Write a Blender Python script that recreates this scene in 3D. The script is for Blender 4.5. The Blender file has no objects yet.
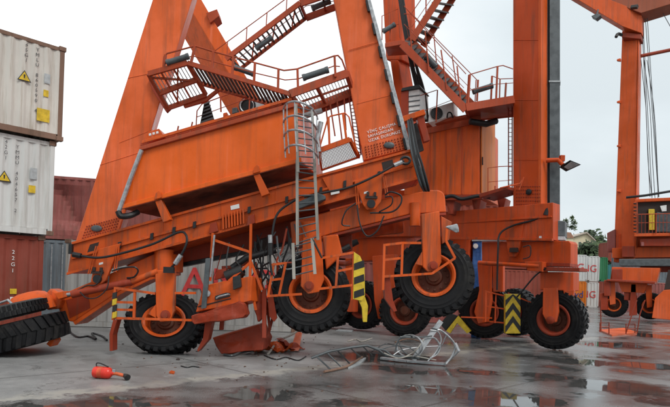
import bpy, math, random
from mathutils import Vector, Matrix, noise as mnoise
random.seed(7)
S = bpy.context.scene
COL = S.collection

# ------------------------------------------------------------------ camera
F, CX, CY, EYE = 560.0, 335.0, 283.0, 1.57
ROLL = math.radians(2.0)
cr, sr = math.cos(ROLL), math.sin(ROLL)
cam_d = bpy.data.cameras.new('camera')
cam = bpy.data.objects.new('camera', cam_d); COL.objects.link(cam)
cam_d.sensor_width = 36.0
cam_d.lens = F / 670.0 * 36.0
cam_d.shift_y = 79.5 / 670.0
cam_d.clip_start = 0.1; cam_d.clip_end = 3000
cam.matrix_world = Matrix(((cr, -sr, 0, 0), (0, 0, -1, 0), (sr, cr, 0, EYE), (0, 0, 0, 1)))
S.camera = cam

# ------------------------------------------------------------------ sky, sun, exposure
SUN_ELEV, SUN_AZ = math.radians(50), math.radians(140)   # azimuth measured from +Y towards +X
w = bpy.data.worlds.new('World'); S.world = w; w.use_nodes = True
nt = w.node_tree; nt.nodes.clear()
def wn(t, **k):
    n = nt.nodes.new(t)
    for a, b in k.items(): setattr(n, a, b)
    return n
out = wn('ShaderNodeOutputWorld'); bg = wn('ShaderNodeBackground')
sky = wn('ShaderNodeTexSky', sky_type='NISHITA', sun_disc=False)
sky.sun_elevation = SUN_ELEV; sky.sun_rotation = SUN_AZ
tc = wn('ShaderNodeTexCoord'); sep = wn('ShaderNodeSeparateXYZ')
nt.links.new(tc.outputs['Generated'], sep.inputs[0])
mp = wn('ShaderNodeMapping'); mp.inputs['Scale'].default_value = (1, 1, 2.6); mp.inputs['Location'].default_value = (5.54, 5.69, .54)
nt.links.new(tc.outputs['Generated'], mp.inputs[0])
nz = wn('ShaderNodeTexNoise'); nz.inputs['Scale'].default_value = 1.15; nz.inputs['Detail'].default_value = 6; nz.inputs['Roughness'].default_value = .5
nt.links.new(mp.outputs[0], nz.inputs['Vector'])
# overcast layer: brighter towards the zenith (CIE overcast), modulated by soft cloud noise
mr = wn('ShaderNodeMapRange'); mr.inputs['From Min'].default_value = 0; mr.inputs['From Max'].default_value = 1
mr.inputs['To Min'].default_value = 7.7; mr.inputs['To Max'].default_value = 9.8
nt.links.new(sep.outputs['Z'], mr.inputs['Value'])
cr_ = wn('ShaderNodeMapRange'); cr_.inputs['From Min'].default_value = .3; cr_.inputs['From Max'].default_value = .7
cr_.inputs['To Min'].default_value = .90; cr_.inputs['To Max'].default_value = 1.34
nt.links.new(nz.outputs['Fac'], cr_.inputs['Value'])
mul = wn('ShaderNodeMath', operation='MULTIPLY'); nt.links.new(mr.outputs[0], mul.inputs[0]); nt.links.new(cr_.outputs[0], mul.inputs[1])
tint = wn('ShaderNodeMix', data_type='RGBA'); tint.inputs[6].default_value = (.90, .985, 1.02, 1); tint.inputs[7].default_value = (1, 1, .995, 1)
crf = wn('ShaderNodeMapRange'); crf.inputs['From Min'].default_value = .35; crf.inputs['From Max'].default_value = .6
nt.links.new(nz.outputs['Fac'], crf.inputs['Value']); nt.links.new(crf.outputs[0], tint.inputs[0])
vm = wn('ShaderNodeVectorMath', operation='SCALE'); nt.links.new(tint.outputs[2], vm.inputs[0]); nt.links.new(mul.outputs[0], vm.inputs['Scale'])
mx = wn('ShaderNodeMix', data_type='RGBA'); mx.inputs[0].default_value = .93
nt.links.new(sky.outputs[0], mx.inputs[6]); nt.links.new(vm.outputs[0], mx.inputs[7])
nt.links.new(mx.outputs[2], bg.inputs['Color']); bg.inputs['Strength'].default_value = .105
nt.links.new(bg.outputs[0], out.inputs[0])

sd = bpy.data.lights.new('sun', 'SUN'); sun = bpy.data.objects.new('sun', sd); COL.objects.link(sun)
sd.energy = 1.5; sd.angle = math.radians(20); sd.color = (1, .97, .92)
sdir = Vector((math.sin(SUN_AZ) * math.cos(SUN_ELEV), math.cos(SUN_AZ) * math.cos(SUN_ELEV), math.sin(SUN_ELEV)))
sun.rotation_euler = (-sdir).to_track_quat('-Z', 'Y').to_euler()
S.view_settings.view_transform = 'Standard'; S.view_settings.look = 'None'
S.view_settings.exposure = 0.14; S.view_settings.gamma = 1.0; S.view_settings.use_curve_mapping = False

# ------------------------------------------------------------------ helpers
V = Vector
def P(px, py, d):
    a, b = px - CX, py - CY
    u, v = a * cr + b * sr, -a * sr + b * cr
    return V((u * d / F, d, EYE - v * d / F))
def G(px, py, z=0.0):
    a, b = px - CX, py - CY
    v = -a * sr + b * cr
    return P(px, py, (EYE - z) * F / v)
def lerp(a, b, t): return a + (b - a) * t

class MB:
    def __init__(s): s.v = []; s.f = []
    def prism(s, poly, vec):
        n = len(poly); b = len(s.v); vec = V(vec)
        s.v += [V(p) for p in poly] + [V(p) + vec for p in poly]
        s.f.append(tuple(range(b, b + n))); s.f.append(tuple(range(b + 2 * n - 1, b + n - 1, -1)))
        for i in range(n):
            j = (i + 1) % n
            s.f.append((b + j, b + i, b + n + i, b + n + j))
        return s
    def beam(s, p, q, w, h, up=(0, 0, 1)):
        p, q = V(p), V(q); d = (q - p).normalized(); up = V(up)
        x = d.cross(up)
        if x.length < 1e-4: x = d.cross(V((0, 1, 0)))
        x.normalize(); y = x.cross(d).normalized()
        c = [p + x * (a * w / 2) + y * (b_ * h / 2) for a, b_ in ((-1, -1), (1, -1), (1, 1), (-1, 1))]
        return s.prism(c, q - p)
    def box(s, c, sx, sy, sz, M=None):
        c = V(c); M = M or Matrix.Identity(3)
        pts = [c + M @ V((a * sx / 2, -sy / 2, b_ * sz / 2)) for a, b_ in ((-1, -1), (1, -1), (1, 1), (-1, 1))]
        return s.prism(pts, M @ V((0, sy, 0)))
    def tube(s, pts, r, n=8, closed=False, r2=None):
        pts = [V(p) for p in pts]; m = len(pts); b = len(s.v); ref = None
        for i, p in enumerate(pts):
            if closed: d = pts[(i + 1) % m] - pts[i - 1]
            else: d = pts[min(i + 1, m - 1)] - pts[max(i - 1, 0)]
            d.normalize()
            if ref is None: ref = V((0, 0, 1)) if abs(d.z) < .9 else V((1, 0, 0))
            x = d.cross(ref).normalized(); y = x.cross(d).normalized(); ref = y
            rr = r if r2 is None else lerp(r, r2, i / max(1, m - 1))
            for k in range(n):
                t = 2 * math.pi * k / n
                s.v.append(p + x * (rr * math.cos(t)) + y * (rr * math.sin(t)))
        for i in range(m if closed else m - 1):
            j = (i + 1) % m
            for k in range(n):
                l = (k + 1) % n
                s.f.append((b + i * n + k, b + i * n + l, b + j * n + l, b + j * n + k))
        if not closed:
            s.f.append(tuple(b + k for k in range(n - 1, -1, -1))); s.f.append(tuple(b + (m - 1) * n + k for k in range(n)))
        return s
    def lathe(s, prof, n=40, M=None, closed=False, caps=True):
        # prof: list of (radius, z); axis local Z
        M = M or Matrix.Identity(4); b = len(s.v); m = len(prof)
        for r, z in prof:
            for k in range(n):
                t = 2 * math.pi * k / n
                s.v.append(M @ V((r * math.cos(t), r * math.sin(t), z)))
        for i in range(m if closed else m - 1):
            j = (i + 1) % m
            for k in range(n):
                l = (k + 1) % n
                s.f.append((b + i * n + k, b + i * n + l, b + j * n + l, b + j * n + k))
        if not closed and caps:
            s.f.append(tuple(b + k for k in range(n - 1, -1, -1))); s.f.append(tuple(b + (m - 1) * n + k for k in range(n)))
        return s
    def mesh(s, name, base=(0, 0, 0)):
        base = V(base); me = bpy.data.meshes.new(name)
        me.from_pydata([tuple(v - base) for v in s.v], [], s.f); me.validate(); me.update()
        import bmesh
        bm = bmesh.new(); bm.from_mesh(me); bmesh.ops.recalc_face_normals(bm, faces=bm.faces); bm.to_mesh(me); bm.free()
        return me

BASE = {}
def root_of(o):
    while o.parent: o = o.parent
    return o
def obj(name, mb, mat, parent=None, smooth=False, bevel=0.0, kind=None, label=None):
    base = BASE.get(root_of(parent).name, V((0, 0, 0))) if parent else V((0, 0, 0))
    if parent is None and isinstance(mb, MB):
        lo = V((sum(v.x for v in mb.v) / len(mb.v), sum(v.y for v in mb.v) / len(mb.v), min(v.z for v in mb.v))); base = lo
    me = mb.mesh(name, base) if isinstance(mb, MB) else mb
    o = bpy.data.objects.new(name, me); COL.objects.link(o)
    if parent: o.parent = parent
    elif isinstance(mb, MB): o.location = base; BASE[o.name] = base
    if mat:
        me.materials.clear(); me.materials.append(mat)
    if smooth:
        for p in me.polygons: p.use_smooth = True
        try:
            me.set_sharp_from_angle(angle=math.radians(40))
        except Exception: pass
    if bevel:
        m = o.modifiers.new('bevel', 'BEVEL'); m.width = bevel; m.segments = 2; m.limit_method = 'ANGLE'
    if kind: o['kind'] = kind
    if label: o['label'] = label
    return o
def tag(o, label, cat, group=None):
    o['label'] = label; o['category'] = cat
    if group: o['group'] = group
    return o
def thing(name, label, cat, base, group=None):
    o = bpy.data.objects.new(name, None); COL.objects.link(o); o.empty_display_size = .3
    o.location = V(base); BASE[o.name] = V(base)
    return tag(o, label, cat, group)
def part_empty(name, parent, loc=None):
    o = bpy.data.objects.new(name, None); COL.objects.link(o); o.parent = parent
    if loc is not None: o.location = V(loc) - BASE[root_of(parent).name]
    return o
def PL(*pts):   # list of (px,py,d) -> world points
    return [P(*p) for p in pts]
def poly(pts, d):   # [(px,py)] all at depth d (number or function of px)
    return [P(x, y, d(x) if callable(d) else d) for x, y in pts]
def curve_pts(pts, n=8):   # Catmull-Rom through world points
    pts = [V(p) for p in pts]; q = [pts[0] * 2 - pts[1]] + pts + [pts[-1] * 2 - pts[-2]]; o = []
    for i in range(1, len(q) - 2):
        for k in range(n):
            t = k / n; a, b, c, d = q[i - 1], q[i], q[i + 1], q[i + 2]
            o.append(.5 * ((2 * b) + (c - a) * t + (2 * a - 5 * b + 4 * c - d) * t * t + (3 * b - a - 3 * c + d) * t ** 3))
    o.append(pts[-1]); return o
def text(s, origin, xd, yd, size, mat, parent, name='lettering', spacing=1.0, align='LEFT', depth=.002):
    cu = bpy.data.curves.new('t', 'FONT'); cu.body = s; cu.size = size; cu.align_x = align; cu.extrude = depth
    cu.space_character = spacing; cu.resolution_u = 3
    t = bpy.data.objects.new('t', cu); COL.objects.link(t)
    bpy.context.view_layer.update()
    me = bpy.data.meshes.new_from_object(t.evaluated_get(bpy.context.evaluated_depsgraph_get()))
    bpy.data.objects.remove(t); bpy.data.curves.remove(cu)
    xd, yd = V(xd).normalized(), V(yd).normalized(); zd = xd.cross(yd)
    base = BASE[root_of(parent).name]
    for v in me.vertices:
        c = v.co.copy(); v.co = V(origin) + xd * c.x + yd * c.y + zd * c.z - base
    me.name = name
    return obj(name, me, mat, parent)

# ------------------------------------------------------------------ materials
def newmat(name):
    m = bpy.data.materials.new(name); m.use_nodes = True
    return m, m.node_tree, m.node_tree.nodes['Principled BSDF']
def N(t, kind, **k):
    n = t.nodes.new(kind)
    for a, b in k.items():
        if a in ('Scale', 'Detail', 'Roughness', 'Distortion', 'Strength', 'Distance'): n.inputs[a].default_value = b
        else: setattr(n, a, b)
    return n
def ramp(t, src, a, b, lo=0.0, hi=1.0):
    n = t.nodes.new('ShaderNodeMapRange'); n.interpolation_type = 'SMOOTHSTEP'
    n.inputs['From Min'].default_value = a; n.inputs['From Max'].default_value = b
    n.inputs['To Min'].default_value = lo; n.inputs['To Max'].default_value = hi
    t.links.new(src, n.inputs['Value']); return n.outputs[0]
def mixc(t, fac, a, b, blend='MIX'):
    n = t.nodes.new('ShaderNodeMix'); n.data_type = 'RGBA'; n.blend_type = blend
    for i, x in ((0, fac), (6, a), (7, b)):
        if isinstance(x, (int, float)): n.inputs[i].default_value = x
        elif isinstance(x, tuple): n.inputs[i].default_value = (*x, 1) if len(x) == 3 else x
        else: t.links.new(x, n.inputs[i])
    return n.outputs[2]
def math2(t, op, a, b=0.0):
    n = t.nodes.new('ShaderNodeMath'); n.operation = op
    for i, x in ((0, a), (1, b)):
        if isinstance(x, (int, float)): n.inputs[i].default_value = x
        else: t.links.new(x, n.inputs[i])
    return n.outputs[0]
def paint(name, col, rough=.42, dirt=.5, rust=.25, dirtcol=(.10, .07, .05), rustcol=(.10, .035, .018), fade=.25, streak=True, spec=.14, bump=.06):
    m, t, b = newmat(name)
    geo = N(t, 'ShaderNodeNewGeometry')
    mp = N(t, 'ShaderNodeMapping'); mp.inputs['Scale'].default_value = (7.5, 7.5, .5)
    t.links.new(geo.outputs['Position'], mp.inputs[0])
    n1 = N(t, 'ShaderNodeTexNoise', Scale=.9, Detail=8.0, Roughness=.62); t.links.new(geo.outputs['Position'], n1.inputs['Vector'])
    n2 = N(t, 'ShaderNodeTexNoise', Scale=1.0, Detail=7.0, Roughness=.65); t.links.new(mp.outputs[0], n2.inputs['Vector'])
    n3 = N(t, 'ShaderNodeTexNoise', Scale=9.0, Detail=8.0, Roughness=.7); t.links.new(geo.outputs['Position'], n3.inputs['Vector'])
    fcol = tuple(min(1, c * 1.25 + .035) for c in col)
    c = mixc(t, ramp(t, n1.outputs['Fac'], .35, .7, 0, fade * 2), col, fcol)
    if streak: c = mixc(t, ramp(t, n2.outputs['Fac'], .46, .70, 0, dirt), c, tuple(lerp(x, y, .8) for x, y in zip(col, dirtcol)))
    mp2 = N(t, 'ShaderNodeMapping'); mp2.inputs['Scale'].default_value = (9.0, 9.0, .35); mp2.inputs['Location'].default_value = (3.1, 7.7, 1.3)
    t.links.new(geo.outputs['Position'], mp2.inputs[0])
    n4 = N(t, 'ShaderNodeTexNoise', Scale=1.0, Detail=6.0, Roughness=.6); t.links.new(mp2.outputs[0], n4.inputs['Vector'])
    if streak: c = mixc(t, ramp(t, n4.outputs['Fac'], .56, .74, 0, fade * 1.2), c, tuple(min(1, x * 1.1 + .10) for x in col))
    n5 = N(t, 'ShaderNodeTexNoise', Scale=.35, Detail=4.0, Roughness=.55); t.links.new(geo.outputs['Position'], n5.inputs['Vector'])
    c = mixc(t, ramp(t, n5.outputs['Fac'], .40, .62, 0, .55 * dirt), c, tuple(x * .62 for x in col))
    c = mixc(t, ramp(t, n3.outputs['Fac'], .72 - .12 * rust, .8 - .06 * rust, 0, min(1, rust * 2.2)), c, rustcol)
    t.links.new(c, b.inputs['Base Color'])
    r = ramp(t, n1.outputs['Fac'], .3, .7, rough - .08, rough + .16)
    t.links.new(r, b.inputs['Roughness']); b.inputs['Specular IOR Level'].default_value = spec
    bp = N(t, 'ShaderNodeBump', Strength=bump * 3.2, Distance=.03); t.links.new(n1.outputs['Fac'], bp.inputs['Height'])
    t.links.new(bp.outputs[0], b.inputs['Normal'])
    return m
def plain(name, col, rough=.5, metal=0.0, var=.25, scale=8.0, spec=.35):
    m, t, b = newmat(name)
    geo = N(t, 'ShaderNodeNewGeometry')
    n1 = N(t, 'ShaderNodeTexNoise', Scale=scale, Detail=5.0, Roughness=.6); t.links.new(geo.outputs['Position'], n1.inputs['Vector'])
    c = mixc(t, ramp(t, n1.outputs['Fac'], .3, .7), tuple(x * (1 - var) for x in col), tuple(min(1, x * (1 + var)) for x in col))
    t.links.new(c, b.inputs['Base Color']); b.inputs['Metallic'].default_value = metal
    t.links.new(ramp(t, n1.outputs['Fac'], .3, .7, max(.03, rough - .1), min(1, rough + .12)), b.inputs['Roughness'])
    b.inputs['Specular IOR Level'].default_value = spec
    return m
ORA = paint('orange_paint', (.60, .090, .012), .33, .85, .5)
ORL = paint('orange_paint_faded', (.64, .108, .022), .34, .45, .25, fade=.4)
ORH = paint('orange_paint_house', (.70, .112, .012), .26, .28, .2)
ORB = paint('orange_paint_aged', (.50, .064, .010), .36, .65, .4)
ORC = paint('orange_paint_distant', (.56, .086, .016), .40, .5, .2)
RED = paint('red_oxide_rail', (.36, .060, .022), .5, .5, .3)
DRED = paint('dark_red_plate', (.27, .036, .014), .4, .5, .3)
BLK = plain('black_rubber_hose', (.012, .012, .013), .45)
def tyre_material():
    m, t, b = newmat('tyre_rubber'); tcn = N(t, 'ShaderNodeTexCoord'); geo = N(t, 'ShaderNodeNewGeometry')
    a = N(t, 'ShaderNodeTexNoise', Scale=3.0, Detail=8.0, Roughness=.7); t.links.new(geo.outputs['Position'], a.inputs['Vector'])
    f = N(t, 'ShaderNodeTexNoise', Scale=40.0, Detail=4.0, Roughness=.7); t.links.new(geo.outputs['Position'], f.inputs['Vector'])
    c = mixc(t, ramp(t, a.outputs['Fac'], .48, .72, 0, .75), (.007, .007, .008), (.028, .026, .024))
    c = mixc(t, ramp(t, f.outputs['Fac'], .58, .72, 0, .5), c, (.026, .024, .022))
    t.links.new(c, b.inputs['Base Color']); t.links.new(ramp(t, a.outputs['Fac'], .35, .65, .42, .75), b.inputs['Roughness'])
    b.inputs['Specular IOR Level'].default_value = .18
    bp = N(t, 'ShaderNodeBump', Strength=.25, Distance=.01); t.links.new(f.outputs['Fac'], bp.inputs['Height']); t.links.new(bp.outputs[0], b.inputs['Normal'])
    return m
TYR = tyre_material()
TYB = plain('tyre_sidewall_rubber', (.024, .024, .026), .5, var=.4, scale=3)
STL = plain('galvanised_steel', (.34, .35, .36), .42, .6, .25, 14)
GRY = plain('grey_duct', (.08, .09, .095), .45, .3, .25, 5)
LGRY = plain('light_grey_tube', (.36, .39, .40), .45, .0, .15, 9)
TRD = plain('dark_stair_tread', (.07, .065, .065), .6, .2, .4, 12)
MESHM = plain('grating', (.30, .29, .28), .6, .4, .3, 30)
WHT = plain('white_enamel', (.72, .72, .70), .4, var=.1)
OFFW = paint('aged_ladder_white', (.36, .34, .30), .5, .95, .9, dirtcol=(.10, .07, .05), rustcol=(.12, .06, .035))
DRK = plain('dark_recess', (.03, .018, .015), .7)  # near-black tone, also painted where a recess would lie in shade
YEL = plain('yellow_paint', (.60, .42, .03), .45, var=.2)
BLP = plain('black_paint', (.02, .02, .02), .45)
CONT_W = paint('container_white', (.60, .615, .60), .45, .45, .22, dirtcol=(.25, .22, .17), fade=.05)
CONT_WR = paint('container_white_rusty', (.62, .60, .55), .5, .75, .42, dirtcol=(.25, .17, .10), rustcol=(.13, .055, .03), fade=.05)
CONT_R = paint('container_oxide_red', (.22, .045, .028), .5, .4, .2)
CONT_B = paint('container_brown', (.25, .075, .065), .5, .5, .3, fade=.3)
CONT_G = paint('container_slate', (.13, .155, .175), .5, .5, .3)
CONT_O = paint('container_orange', (.62, .17, .02), .45, .4, .2)
CONT_GR = paint('container_green', (.03, .16, .07), .5, .4, .2)
CONT_T = paint('container_teal', (.03, .17, .17), .5, .4, .2)
RUST = paint('rusty_post', (.20, .12, .085), .6, .8, .7)
BLUE = plain('blue_paint', (.03, .10, .30), .45)
TXTR = plain('red_letter_paint', (.55, .05, .05), .5, var=.15)
TXTW = plain('white_letter_paint', (.75, .75, .73), .5, var=.15)
TXTD = plain('dark_letter_paint', (.04, .04, .045), .5)
EXT = plain('extinguisher_red', (.62, .035, .02), .25, var=.1)

# ------------------------------------------------------------------ ground
def ground_material():
    m, t, b = newmat('wet_concrete')
    geo = N(t, 'ShaderNodeNewGeometry')
    pos = geo.outputs['Position']
    nb = N(t, 'ShaderNodeTexNoise', Scale=.55, Detail=7.0, Roughness=.6); t.links.new(pos, nb.inputs['Vector'])
    nm = N(t, 'ShaderNodeTexNoise', Scale=2.2, Detail=9.0, Roughness=.68); t.links.new(pos, nm.inputs['Vector'])
    nf = N(t, 'ShaderNodeTexNoise', Scale=55.0, Detail=6.0, Roughness=.7); t.links.new(pos, nf.inputs['Vector'])
    # warped position for natural puddle rims
    vs = N(t, 'ShaderNodeVectorMath', operation='SUBTRACT'); t.links.new(nm.outputs['Color'], vs.inputs[0]); vs.inputs[1].default_value = (.5, .5, .5)
    vs2 = N(t, 'ShaderNodeVectorMath', operation='SCALE'); t.links.new(vs.outputs[0], vs2.inputs[0]); vs2.inputs['Scale'].default_value = 1.5
    va = N(t, 'ShaderNodeVectorMath', operation='ADD'); t.links.new(pos, va.inputs[0]); t.links.new(vs2.outputs[0], va.inputs[1])
    pud = None
    for (x, y, rx, ry) in PUDDLES:
        g = G(x, y); g2 = G(x, y + ry); g1 = G(x, y - ry)
        wx = rx * g.y / F; wy = (g1.y - g2.y) / 2
        s1 = N(t, 'ShaderNodeVectorMath', operation='SUBTRACT'); t.links.new(va.outputs[0], s1.inputs[0]); s1.inputs[1].default_value = (g.x, g.y, 0)
        s2 = N(t, 'ShaderNodeVectorMath', operation='MULTIPLY'); t.links.new(s1.outputs[0], s2.inputs[0]); s2.inputs[1].default_value = (1 / wx, 1 / wy, 0)
        s3 = N(t, 'ShaderNodeVectorMath', operation='LENGTH'); t.links.new(s2.outputs[0], s3.inputs[0])
        pud = s3.outputs['Value'] if pud is None else math2(t, 'MINIMUM', pud, s3.outputs['Value'])
    # scattered shallow pools from noise where the yard is low (towards the camera and to the right)
    a, c = G(0, 404), G(480, 352)
    d = (c - a); nrm = V((d.y, -d.x, 0)).normalized()      # points to the wet side
    dp = N(t, 'ShaderNodeVectorMath', operation='DOT_PRODUCT')
    t.links.new(va.outputs[0], dp.inputs[0]); dp.inputs[1].default_value = nrm
    side = math2(t, 'SUBTRACT', dp.outputs['Value'], nrm.dot(a))
    wetside = ramp(t, side, -.15, .12)
    sepx = N(t, 'ShaderNodeSeparateXYZ'); t.links.new(va.outputs[0], sepx.inputs[0])
    right = ramp(t, sepx.outputs['X'], .2, 3.2)
    zone = math2(t, 'MAXIMUM', wetside, right)
    pool = math2(t, 'MULTIPLY', ramp(t, nb.outputs['Fac'], .55, .60), zone)
    pmask = ramp(t, pud, 1.0, .72)
    pmask = math2(t, 'MAXIMUM', pmask, math2(t, 'MULTIPLY', pool, .96))
    pdamp = ramp(t, pud, 1.45, .95)
    damp = math2(t, 'MAXIMUM', math2(t, 'MULTIPLY', ramp(t, nb.outputs['Fac'], .34, .56, .35, 1), zone), pdamp)
    damp = math2(t, 'MAXIMUM', damp, ramp(t, nb.outputs['Fac'], .50, .66, 0, .6))
    dry = mixc(t, ramp(t, nm.outputs['Fac'], .3, .7), (.195, .198, .198), (.30, .303, .30))
    dry = mixc(t, ramp(t, nf.outputs['Fac'], .35, .75, 0, .4), dry, (.11, .107, .10))
    wet = mixc(t, ramp(t, nf.outputs['Fac'], .35, .7), (.078, .079, .079), (.13, .131, .13))
    col = mixc(t, damp, dry, wet)
    # pale silt line left where the wet edge dried
    band = math2(t, 'MULTIPLY', ramp(t, side, -.55, -.22), ramp(t, side, .02, -.12))
    col = mixc(t, math2(t, 'MULTIPLY', band, ramp(t, nm.outputs['Fac'], .35, .55, .1, .75)), col, (.34, .33, .29))
    # dark stains and tyre tracks
    trk = N(t, 'ShaderNodeTexWave', wave_type='BANDS', bands_direction='DIAGONAL'); trk.inputs['Scale'].default_value = .16; trk.inputs['Distortion'].default_value = 2.5; trk.inputs['Detail'].default_value = 3
    t.links.new(va.outputs[0], trk.inputs['Vector'])
    col = mixc(t, math2(t, 'MULTIPLY', ramp(t, trk.outputs['Fac'], .72, .95), ramp(t, nm.outputs['Fac'], .4, .6, .1, .55)), col, (.075, .073, .07))
    # slab joints of the yard, 45 degrees to the view, and hairline cracks
    rot = N(t, 'ShaderNodeVectorRotate', rotation_type='Z_AXIS'); rot.inputs['Angle'].default_value = math.radians(44); t.links.new(pos, rot.inputs['Vector'])
    sj = N(t, 'ShaderNodeSeparateXYZ'); t.links.new(rot.outputs[0], sj.inputs[0])
    jm = None
    for ax_ in ('X', 'Y'):
        fr_ = math2(t, 'ABSOLUTE', math2(t, 'SUBTRACT', math2(t, 'FRACT', math2(t, 'MULTIPLY', math2(t, 'ADD', sj.outputs[ax_], 1.7), .2)), .5))
        l_ = ramp(t, fr_, .006, .0025)
        jm = l_ if jm is None else math2(t, 'MAXIMUM', jm, l_)
    vor = N(t, 'ShaderNodeTexVoronoi', feature='DISTANCE_TO_EDGE'); vor.inputs['Scale'].default_value = .45; t.links.new(va.outputs[0], vor.inputs['Vector'])
    crk = math2(t, 'MULTIPLY', ramp(t, vor.outputs['Distance'], .012, .004), ramp(t, nb.outputs['Fac'], .45, .55))
    col = mixc(t, math2(t, 'MULTIPLY', math2(t, 'MAXIMUM', jm, crk), .75), col, (.05, .048, .045))
    mud = mixc(t, ramp(t, nm.outputs['Fac'], .35, .65), (.040, .040, .040), (.066, .065, .062))
    col = mixc(t, pmask, col, mud)
    t.links.new(col, b.inputs['Base Color'])
    r1 = math2(t, 'ADD', math2(t, 'MULTIPLY', damp, -.17), .38)
    rn = ramp(t, nf.outputs['Fac'], .3, .7, -.04, .05)
    r2 = math2(t, 'ADD', r1, rn)
    rr = t.nodes.new('ShaderNodeMix'); rr.data_type = 'FLOAT'
    t.links.new(pmask, rr.inputs[0]); t.links.new(r2, rr.inputs[2]); rr.inputs[3].default_value = .025
    t.links.new(rr.outputs[0], b.inputs['Roughness'])
    b.inputs['IOR'].default_value = 1.45
    inv = math2(t, 'SUBTRACT', 1.0, pmask)
    hgt = math2(t, 'MULTIPLY', math2(t, 'ADD', math2(t, 'MULTIPLY', nf.outputs['Fac'], .35), nm.outputs['Fac']), inv)
    bp = N(t, 'ShaderNodeBump', Strength=.14, Distance=.010); t.links.new(hgt, bp.inputs['Height']); t.links.new(bp.outputs[0], b.inputs['Normal'])
    return m
PUDDLES = [(500, 398, 58, 10), (622, 388, 58, 9), (428, 389, 36, 5), (262, 394, 40, 10), (120, 402, 60, 6), (545, 376, 34, 4),
           (585, 362, 40, 4), (390, 358, 62, 6), (345, 403, 30, 4), (648, 366, 34, 4), (660, 402, 30, 5), (205, 404, 24, 4), (30, 407, 40, 3),
           (470, 372, 30, 3.5), (560, 404, 20, 4), (610, 345, 40, 3.5), (655, 336, 30, 3)]
mb = MB()
mb.v = [V(p) for p in ((-600, -40, 0), (600, -40, 0), (600, 1500, 0), (-600, 1500, 0))]; mb.f = [(0, 1, 2, 3)]
o = obj('ground', mb, ground_material(), kind='structure')

# ------------------------------------------------------------------ containers
CACHE = {}
def corr_panel(p0, along, length, h, outn, pitch=.28, depth=.036, z0=.17, z1=None, inset=.10):
    """one corrugated wall between posts, standing on p0, running 'along', facing 'outn'"""
    mb = MB(); p0 = V(p0); along = V(along).normalized(); outn = V(outn).normalized()
    z1 = z1 or h - .13
    L = length - 2 * inset; n = max(3, int(L / pitch)); pt = L / n; prof = []
    for i in range(n):
        s = inset + i * pt
        prof += [(s, 0), (s + pt * .26, 0), (s + pt * .5, -depth), (s + pt * .76, -depth)]
    prof.append((length - inset, 0))
    off = -.018
    for z in (z0, z1):
        for s, dd in prof: mb.v.append(p0 + along * s + outn * (dd + off) + V((0, 0, z)))
    m = len(prof)
    for i in range(m - 1): mb.f.append((i, i + 1, m + i + 1, m + i))
    return mb
def container(label, corner, along, back, L, W, H, mat, zb=0.0, postmat=None, group=None, detail=True, name='shipping_container'):
    """corner = front-edge start on the ground, along = direction of the visible long face, back = depth direction"""
    along = V(along).normalized(); back = V(back).normalized(); c = V(corner); c.z = zb
    postmat = postmat or mat
    t = thing(name, label, 'container', c + along * L / 2 + back * W / 2, group)
    up = V((0, 0, 1)); fn = -back
    obj('side_wall', corr_panel(c, along, L, H, fn), mat, t)
    obj('side_wall', corr_panel(c + back * W, along, L, H, back), mat, t)
    obj('end_wall', corr_panel(c, back, W, H, -along), mat, t)
    obj('end_wall', corr_panel(c + along * L, back, W, H, along), mat, t)
    obj('roof', MB().prism([c + up * (H - .06) + along * .05 + back * .05, c + up * (H - .06) + along * (L - .05) + back * .05,
                            c + up * (H - .06) + along * (L - .05) + back * (W - .05), c + up * (H - .06) + along * .05 + back * (W - .05)], (0, 0, .03)), mat, t)
    for a in (0, 1):
        for bb in (0, 1):
            q = c + along * (a * (L - .12) + .06) + back * (bb * (W - .12) + .06)
            obj('corner_post', MB().beam(q + up * .12, q + up * (H - .12), .12, .12, along), postmat, t, bevel=.01)
            if detail:
                for z in (.06, H - .06):
                    M = Matrix((along, back, up)).transposed()
                    obj('corner_casting', MB().box(q + up * z, .18, .165, .12, M), RUST, t, bevel=.008)
    for bb in (0, 1):
        q = c + back * (bb * (W - .10) + .05)
        obj('bottom_rail', MB().beam(q + along * .15 + up * .09, q + along * (L - .15) + up * .09, .08, .15), postmat, t)
        obj('top_rail', MB().beam(q + along * .15 + up * (H - .08), q + along * (L - .15) + up * (H - .08), .07, .10), postmat, t)
    for a in (0, 1):
        q = c + along * (a * (L - .10) + .05)
        obj('bottom_rail', MB().beam(q + back * .15 + up * .09, q + back * (W - .15) + up * .09, .08, .15), postmat, t)
        obj('top_rail', MB().beam(q + back * .15 + up * (H - .08), q + back * (W - .15) + up * (H - .08), .07, .10), postmat, t)
    return t
def decal(t, name, c, xd, yd, wdt, hgt, mat, out_, th=.004):
    c, xd, yd, out_ = V(c), V(xd).normalized(), V(yd).normalized(), V(out_).normalized()
    pts = [c - xd * wdt / 2 - yd * hgt / 2, c + xd * wdt / 2 - yd * hgt / 2, c + xd * wdt / 2 + yd * hgt / 2, c - xd * wdt / 2 + yd * hgt / 2]
    return obj(name, MB().prism(pts, out_ * th), mat, t)
def triangle(t, c, xd, s, out_):
    c, xd, out_ = V(c), V(xd).normalized(), V(out_).normalized(); up = V((0, 0, 1))
    def tri(k): return [c - xd * s * k / 2 - up * s * k * .36, c + xd * s * k / 2 - up * s * k * .36, c + up * s * k * .5]
    o = obj('warning_triangle', MB().prism(tri(1.0), out_ * .003), BLP, t)
    obj('triangle_face', MB().prism([p + out_ * .003 for p in tri(.78)], out_ * .003), YEL, o)
    obj('triangle_mark', MB().prism([c + out_ * .006 + xd * a + up * b_ for a, b_ in ((-.02 * s * 2, -.12 * s), (.02 * s * 2, -.12 * s), (.06 * s, .16 * s), (-.06 * s, .16 * s))], out_ * .003), BLP, o)

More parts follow.
